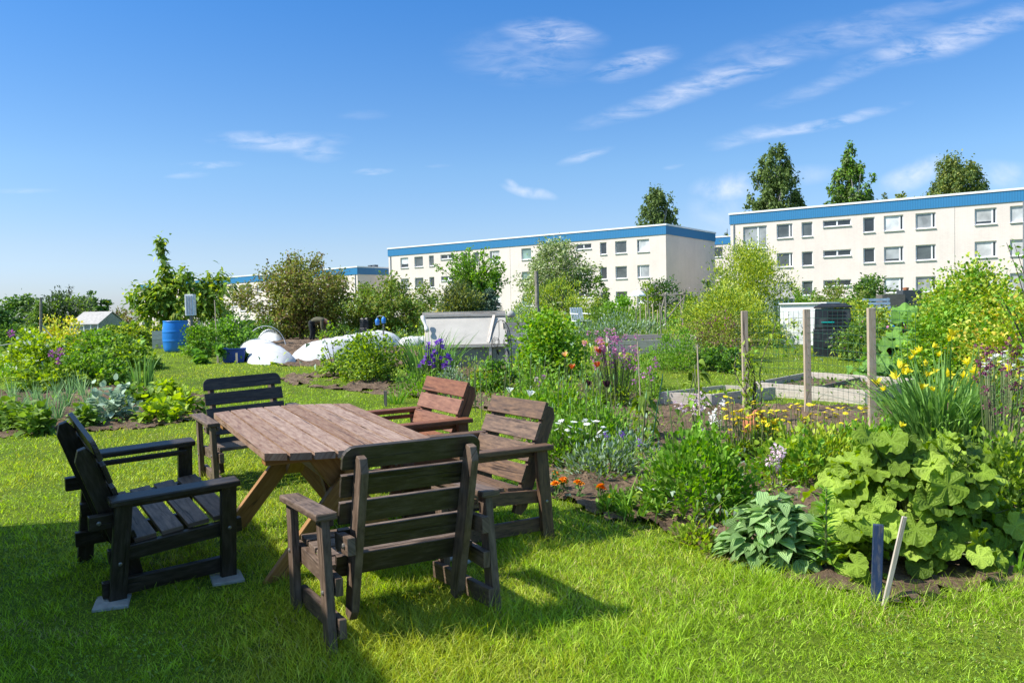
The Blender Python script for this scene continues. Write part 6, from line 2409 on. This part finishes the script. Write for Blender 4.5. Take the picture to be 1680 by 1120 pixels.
def plastic_chair():
    p, h, w = pb(954, 504, 26, 27)
    root = empty('plastic_chair', p, 'white plastic garden chair among the weeds right of the thick bare pole', 'chair')
    root.rotation_euler = (0, 0, .5)
    k = h / .85
    root.scale = (k, k, k)
    m = MB()
    m.box((0, 0, .42), (.48, .46, .03))
    m.build('seat', WHITE, root, bevel=.01)
    m = MB()
    for i in range(5):
        m.beam((-.19 + i * .095, .22, .44), (-.19 + i * .095, .33, .85), .07, .02, up=(0, 1, 0))
    m.build('backrest', WHITE, root)
    for x in (-.21, .21):
        for y in (-.2, .22):
            m = MB()
            m.beam((x * 1.1, y * 1.1, 0), (x, y, .405), .045, .03, up=(0, 1, 0))
            m.build('leg', WHITE, root)
        m = MB()
        m.beam((x * 1.12, -.2, .64), (x * 1.12, .27, .66), .05, .025)
        m.build('armrest', WHITE, root)


plastic_chair()


def parasol():
    p, h, w = pb(1046, 476, 22, 48)
    root = empty('parasol', p, 'small white parasol in front of the bare-gabled block', 'parasol')
    m = MB()
    m.lathe([(.001, h), (w * .35, h - .08), (w * .62, h - .28), (w * .62, h - .36)], sides=8)
    m.build('canopy', WHITE, root)
    m = MB()
    m.tube([(0, 0, -.1), (0, 0, h)], .025, 6)
    m.build('pole', ZINC, root)


parasol()


def greenhouse(label, box, d, rz=0.0):
    loc, h, w = pb(*box)
    root = empty('greenhouse', loc, label, 'greenhouse')
    root.rotation_euler = (0, 0, rz)
    gl = plain('greenhouse glass ' + label[:12], (.22, .27, .26), .15, .25, 2, spec=.7)
    m = MB()
    m.prism([(0, 0), (d, 0), (d, h * .62), (d / 2, h * .96), (0, h * .62)], w, (0, 0, 0), (0, 1, 0), (0, 0, 1), (1, 0, 0))
    m.build('wall', gl, root)
    for s in (0, 1):
        m = MB()
        V = [(-w / 2 - .05, s * d + (-.06 if s == 0 else .06), h * .60), (w / 2 + .05, s * d + (-.06 if s == 0 else .06), h * .60), (w / 2 + .05, d / 2, h), (-w / 2 - .05, d / 2, h)]
        V = [np.array(v) for v in V]
        m.add(V + [v + [0, 0, .03] for v in V], [(0, 1, 2, 3), (4, 5, 6, 7), (0, 1, 5, 4), (1, 2, 6, 5), (2, 3, 7, 6), (3, 0, 4, 7)])
        m.build('roof', plain('pale sheet', (.40, .38, .35), .6), root)
    for x in np.linspace(-w / 2, w / 2, 5):
        m = MB()
        m.beam((x, -.012, 0), (x, -.012, h * .6), .05, .02, up=(0, 1, 0))
        m.build('frame_bar', WHITE, root)


greenhouse('pale roofed greenhouse in front of the far left treeline', (137, 512, 50, 40), 2.2, -.15)
greenhouse('small grey roofed garden house left of the strip windows', (1285, 466, 34, 34), 1.4, .1)


def stake_and_stick():
    p = gp(1436, 992)
    root = empty('navy_stake', p, 'chipped navy blue painted stake at the lawn edge before the lobed leaves', 'stake')
    T = at(1444, 861, p[1]) - p
    m = MB()
    m.beam((0, 0, -.1), (T[0] * .9, .012, T[2]), .044, .030, up=(.35, 1, 0))
    m.build('board', NAVY, root, bevel=.003)
    T2 = at(1484, 847, p[1] - .06) - p
    m = MB()
    m.beam((.004, -.045, -.05), (T2[0], T2[1], T2[2]), .020, .013, up=(0, 1, 0))
    o = m.build('leaning_stick', WG, None, loc=p, bevel=.002)
    tag(o, 'thin grey stick leaning across the navy blue stake', 'stick')


stake_and_stick()


def pot():
    p = gp(1232, 716)
    m = MB()
    m.lathe([(.001, 0), (.10, 0), (.12, .02), (.17, .15), (.19, .15), (.19, .19), (.165, .19), (.15, .15), (.10, .03), (.001, .03)], sides=28)
    o = m.build('terracotta_pot', TERRA, None, loc=(p[0], p[1] + .16, p[2] + .07), smooth=True)
    o.scale = (.8, .8, .8)
    o.rotation_euler = (R(78), 0, R(55))
    tag(o, 'terracotta pot tipped over among the yellow flowers', 'pot')


pot()


def saplings():
    for (px, py, top, n, L, lab) in ((1058, 722, 640, 30, .12, 'broad-leaved sapling with large drooping leaves left of the bare soil'), (1142, 706, 590, 20, .12, 'large leaved vine twisting round the tall cane')):
        p = gp(px, py)
        h = (py - top) / F * p[1]
        root = empty('leafy_sapling', p, lab, 'plant')
        z = rng.uniform(.25, 1, n) * h
        a = rng.uniform(0, 6.28, n)
        P = np.stack([np.cos(a) * .05, np.sin(a) * .05, z], 1)
        m = MB()
        m.leaves(P, np.stack([np.cos(a), np.sin(a), rng.normal(.1, .4, n)], 1), L * rng.uniform(.7, 1.2, n), L * .62, 'heart', .8, .2)
        m.build('foliage', BIGL, root)
        s = MB()
        for k in range(4):
            s.tube([(0, 0, -.03), (rng.normal(0, .02), rng.normal(0, .02), h * .5), (rng.normal(0, .05), rng.normal(0, .05), h * rng.uniform(.8, 1))], [.007, .006, .004], 5)
        s.build('stem', STALK, root)


saplings()


def planters_far():
    loc, h, w = pb(1476, 473, 46, 40)
    root = empty('planter_box', loc, 'dark timber planter boxes under the window of the long block', 'planter')
    m = MB()
    m.box((-.45, 0, h * .40), (1.1, .7, h * .72))
    m.build('box', WDK, root)
    m = MB()
    m.box((.55, .2, h * .46), (.9, .7, h * .92))
    m.build('box', DARKM, root)
    m = MB()
    m.lathe([(.001, 0), (.12, 0), (.15, .12), (.001, .14)], (.35, .1, h * .925), 10)
    tag(m.build('plant_pot', TERRA, None, loc=loc), 'orange pot on top of the dark timber planter boxes', 'pot')
    loc, h, w = pb(1446, 488, 44, 30)
    root = empty('garden_bench', loc, 'pale blue slatted bench behind the bright blue tub', 'bench')
    pb_ = plain('pale blue paint', (.36, .46, .58), .5)
    m = MB()
    for k in range(3):
        m.beam((-.5, .1 + k * .1, h * .48), (.5, .1 + k * .1, h * .48), .08, .02)
    m.build('seat', pb_, root)
    m = MB()
    for k in range(3):
        m.beam((-.5, .36 + .03 * k, h * (.62 + .15 * k)), (.5, .36 + .03 * k, h * (.62 + .15 * k)), .02, h * .1)
    m.build('backrest', pb_, root)
    for x in (-.45, .45):
        m = MB()
        m.beam((x, .15, 0), (x, .15, h * .46), .05, .05, up=(0, 1, 0))
        m.build('leg', pb_, root)
        m = MB()
        m.beam((x, .38, 0), (x, .46, h * .98), .05, .05, up=(0, 1, 0))
        m.build('leg', pb_, root)


planters_far()


# ---------------------------------------------------------------- ground cover
def undergrowth():
    def scatter(name, label, n, y0, y1, size, mats, test, seed, hmax, xlim=.78):
        y = np.sqrt(rng.uniform(y0 ** 2, y1 ** 2, n))
        x = rng.uniform(-1, 1, n) * (xlim * y + 1)
        d = noise2(x, y, .55, seed) * .6 + noise2(x, y, 1.7, seed + 1) * .4
        k = test(x, y) & (d > .30 + .25 * rng.random(n))
        x, y, d = x[k], y[k], d[k]
        n = len(x)
        hh = hmax * np.clip((d - .3) * 2, .1, 1)
        P = np.stack([x, y, gz(x, y) + hh * rng.random(n) ** 1.4], 1)
        D = rng.normal(0, .6, (n, 3)) + [0, 0, .9]
        mi = np.clip(((noise2(x, y, .9, seed + 3) + rng.normal(0, .14, n)) * len(mats)).astype(int), 0, len(mats) - 1)
        mb = MB()
        sc = size * rng.uniform(.5, 1.2, n) * np.maximum(1, y / 26)
        for q in range(len(mats)):
            s = mi == q
            mb.leaves(P[s], D[s], sc[s], sc[s] * rng.uniform(.25, .55, s.sum()), 'cheap', .25, .3, mat=q)
        tag(mb.build(name, mats), label, 'ground cover', kind='stuff')
    PATH = [gp(*p) for p in ((222, 660), (236, 600), (238, 572), (300, 576), (352, 596), (420, 606), (560, 612), (640, 618), (600, 640), (330, 660))]
    PTUN = BEDS[3]
    scatter('undergrowth', 'wild green undergrowth filling the gardens between the shrubs', 90000, 15, 75, .17, [MIDG, FRESH, DEEP, YELG, GREY],
            lambda x, y: ~inpoly(x, y, PATH) & ~inpoly(x, y, PTUN), 3, .62)
    scatter('weeds', 'low weeds and seedlings covering the flower bed soil', 60000, 4.2, 15, .066, [FRESH, MIDG, LIME, GREY],
            lambda x, y: inpoly(x, y, BEDS[0]) & ~(inpoly(x, y, [gp(*p) for p in ((885, 772), (930, 768), (1010, 788), (1045, 815), (1050, 852), (960, 846), (900, 815))]) & (rng.random(len(x)) < .85)) & ((y < 7.6) | (y > 10.6) | (x < 1.5)), 9, .34)
    scatter('weeds', 'young green plants covering the left vegetable bed', 9000, 6, 16, .07, [LIME, FRESH, MIDG],
            lambda x, y: inpoly(x, y, BEDS[1]), 14, .14)


undergrowth()


# ---------------------------------------------------------------- more perennials that close the gaps in the flower bed
for a in (('bushy green perennial between the two dark tulips and the daisies', 985, 742, 668, 120, 1100, .065, .03, FRESH, 'lance', 'perennial', 'plant', .9, MIDG, .4),
          ('yellow green perennial right behind the dense green mound', 1262, 742, 690, 90, 700, .055, .028, LIME, 'ovate', 'perennial', 'plant', .9, FRESH, .3),
          ('upright yellow green perennial under the yellow daisies, middle of the bed', 1340, 776, 694, 130, 1300, .06, .026, LIME, 'lance', 'perennial', 'plant', 1.2, YELG, .4),
          ('leafy perennial between the yellow daisies and the daylily clump', 1420, 762, 690, 110, 1100, .06, .03, FRESH, 'ovate', 'perennial', 'plant', 1.0, LIME, .4),
          ('silvery leaved perennial beside the broad-leaved sapling', 1040, 760, 700, 80, 700, .055, .018, GREY, 'lance', 'perennial', 'plant', .8, FRESH, .4),
          ('green perennial between the marigolds and the white star flowers', 1010, 840, 806, 60, 420, .05, .022, MIDG, 'lance', 'perennial', 'plant', .8, FRESH, .4),
          ('fresh perennial hiding the near end of the plank raised bed', 1050, 640, 580, 90, 1000, .06, .022, FRESH, 'lance', 'perennial', 'plant', 1.3, MIDG, .4),
          ('tall green perennial left of the black tulips', 920, 690, 625, 90, 1100, .065, .024, FRESH, 'lance', 'perennial', 'plant', 1.1, LIME, .3),
          ('green perennial in front of the currant bush', 880, 660, 606, 90, 1000, .06, .024, MIDG, 'lance', 'perennial', 'plant', 1.1, FRESH, .5)):
    lab, px, py, yt, w, n, L, Wd, mat, prof, nm, cat, up, ex, ef = a
    mound(lab, px, py, yt, w, n, L, Wd, mat, prof, nm, cat, up, ex, ef)


MARI = [gp(*p) for p in ((885, 772), (930, 768), (1010, 788), (1045, 815), (1050, 852), (960, 846), (900, 815))]


def wild_stems():
    """fine self-sown stems and grasses weaving through the flower bed"""
    n = 5200
    y = np.sqrt(rng.uniform(4.4 ** 2, 14 ** 2, n))
    x = rng.uniform(-1, 1, n) * (.75 * y)
    k = inpoly(x, y, BEDS[0]) & ~inpoly(x, y, MARI) & ((noise2(x, y, 1.4, 41) > .36)) & ~((y > 7.8) & (y < 10.4) & (x > 1.6) & (rng.random(n) < .8))
    x, y = x[k], y[k]
    n = len(x)
    mb = MB()
    D = np.stack([rng.normal(0, .28, n), rng.normal(0, .28, n), np.ones(n)], 1)
    L = rng.uniform(.15, .52, n) * (.5 + noise2(x, y, 1.1, 44))
    mi = (noise2(x, y, 1.0, 47) * 3).astype(int)
    for q in range(3):
        m = mi == q
        mb.blades(np.stack([x, y, gz(x, y)], 1)[m], D[m], L[m], .0075, rng.uniform(.05, .6, m.sum()), q, 4, 2.2)
    t = np.repeat(np.arange(n), 4)
    f = rng.uniform(.3, .95, len(t))
    P = np.stack([x, y, gz(x, y)], 1)[t] + D[t] * (L[t] * f)[:, None]
    s_ = rng.random(len(t)) < .75
    mb.leaves(P[s_], (rng.normal(0, .8, (len(t), 3)) + [0, 0, .3])[s_], rng.uniform(.03, .07, s_.sum()), rng.uniform(.012, .028, s_.sum()), 'cheap', .25, .3, mat=1)
    tag(mb.build('wild_stems', [LIME, FRESH, STALK]), 'fine self-sown stems and grass weaving through the flower bed', 'ground cover', kind='stuff')


wild_stems()
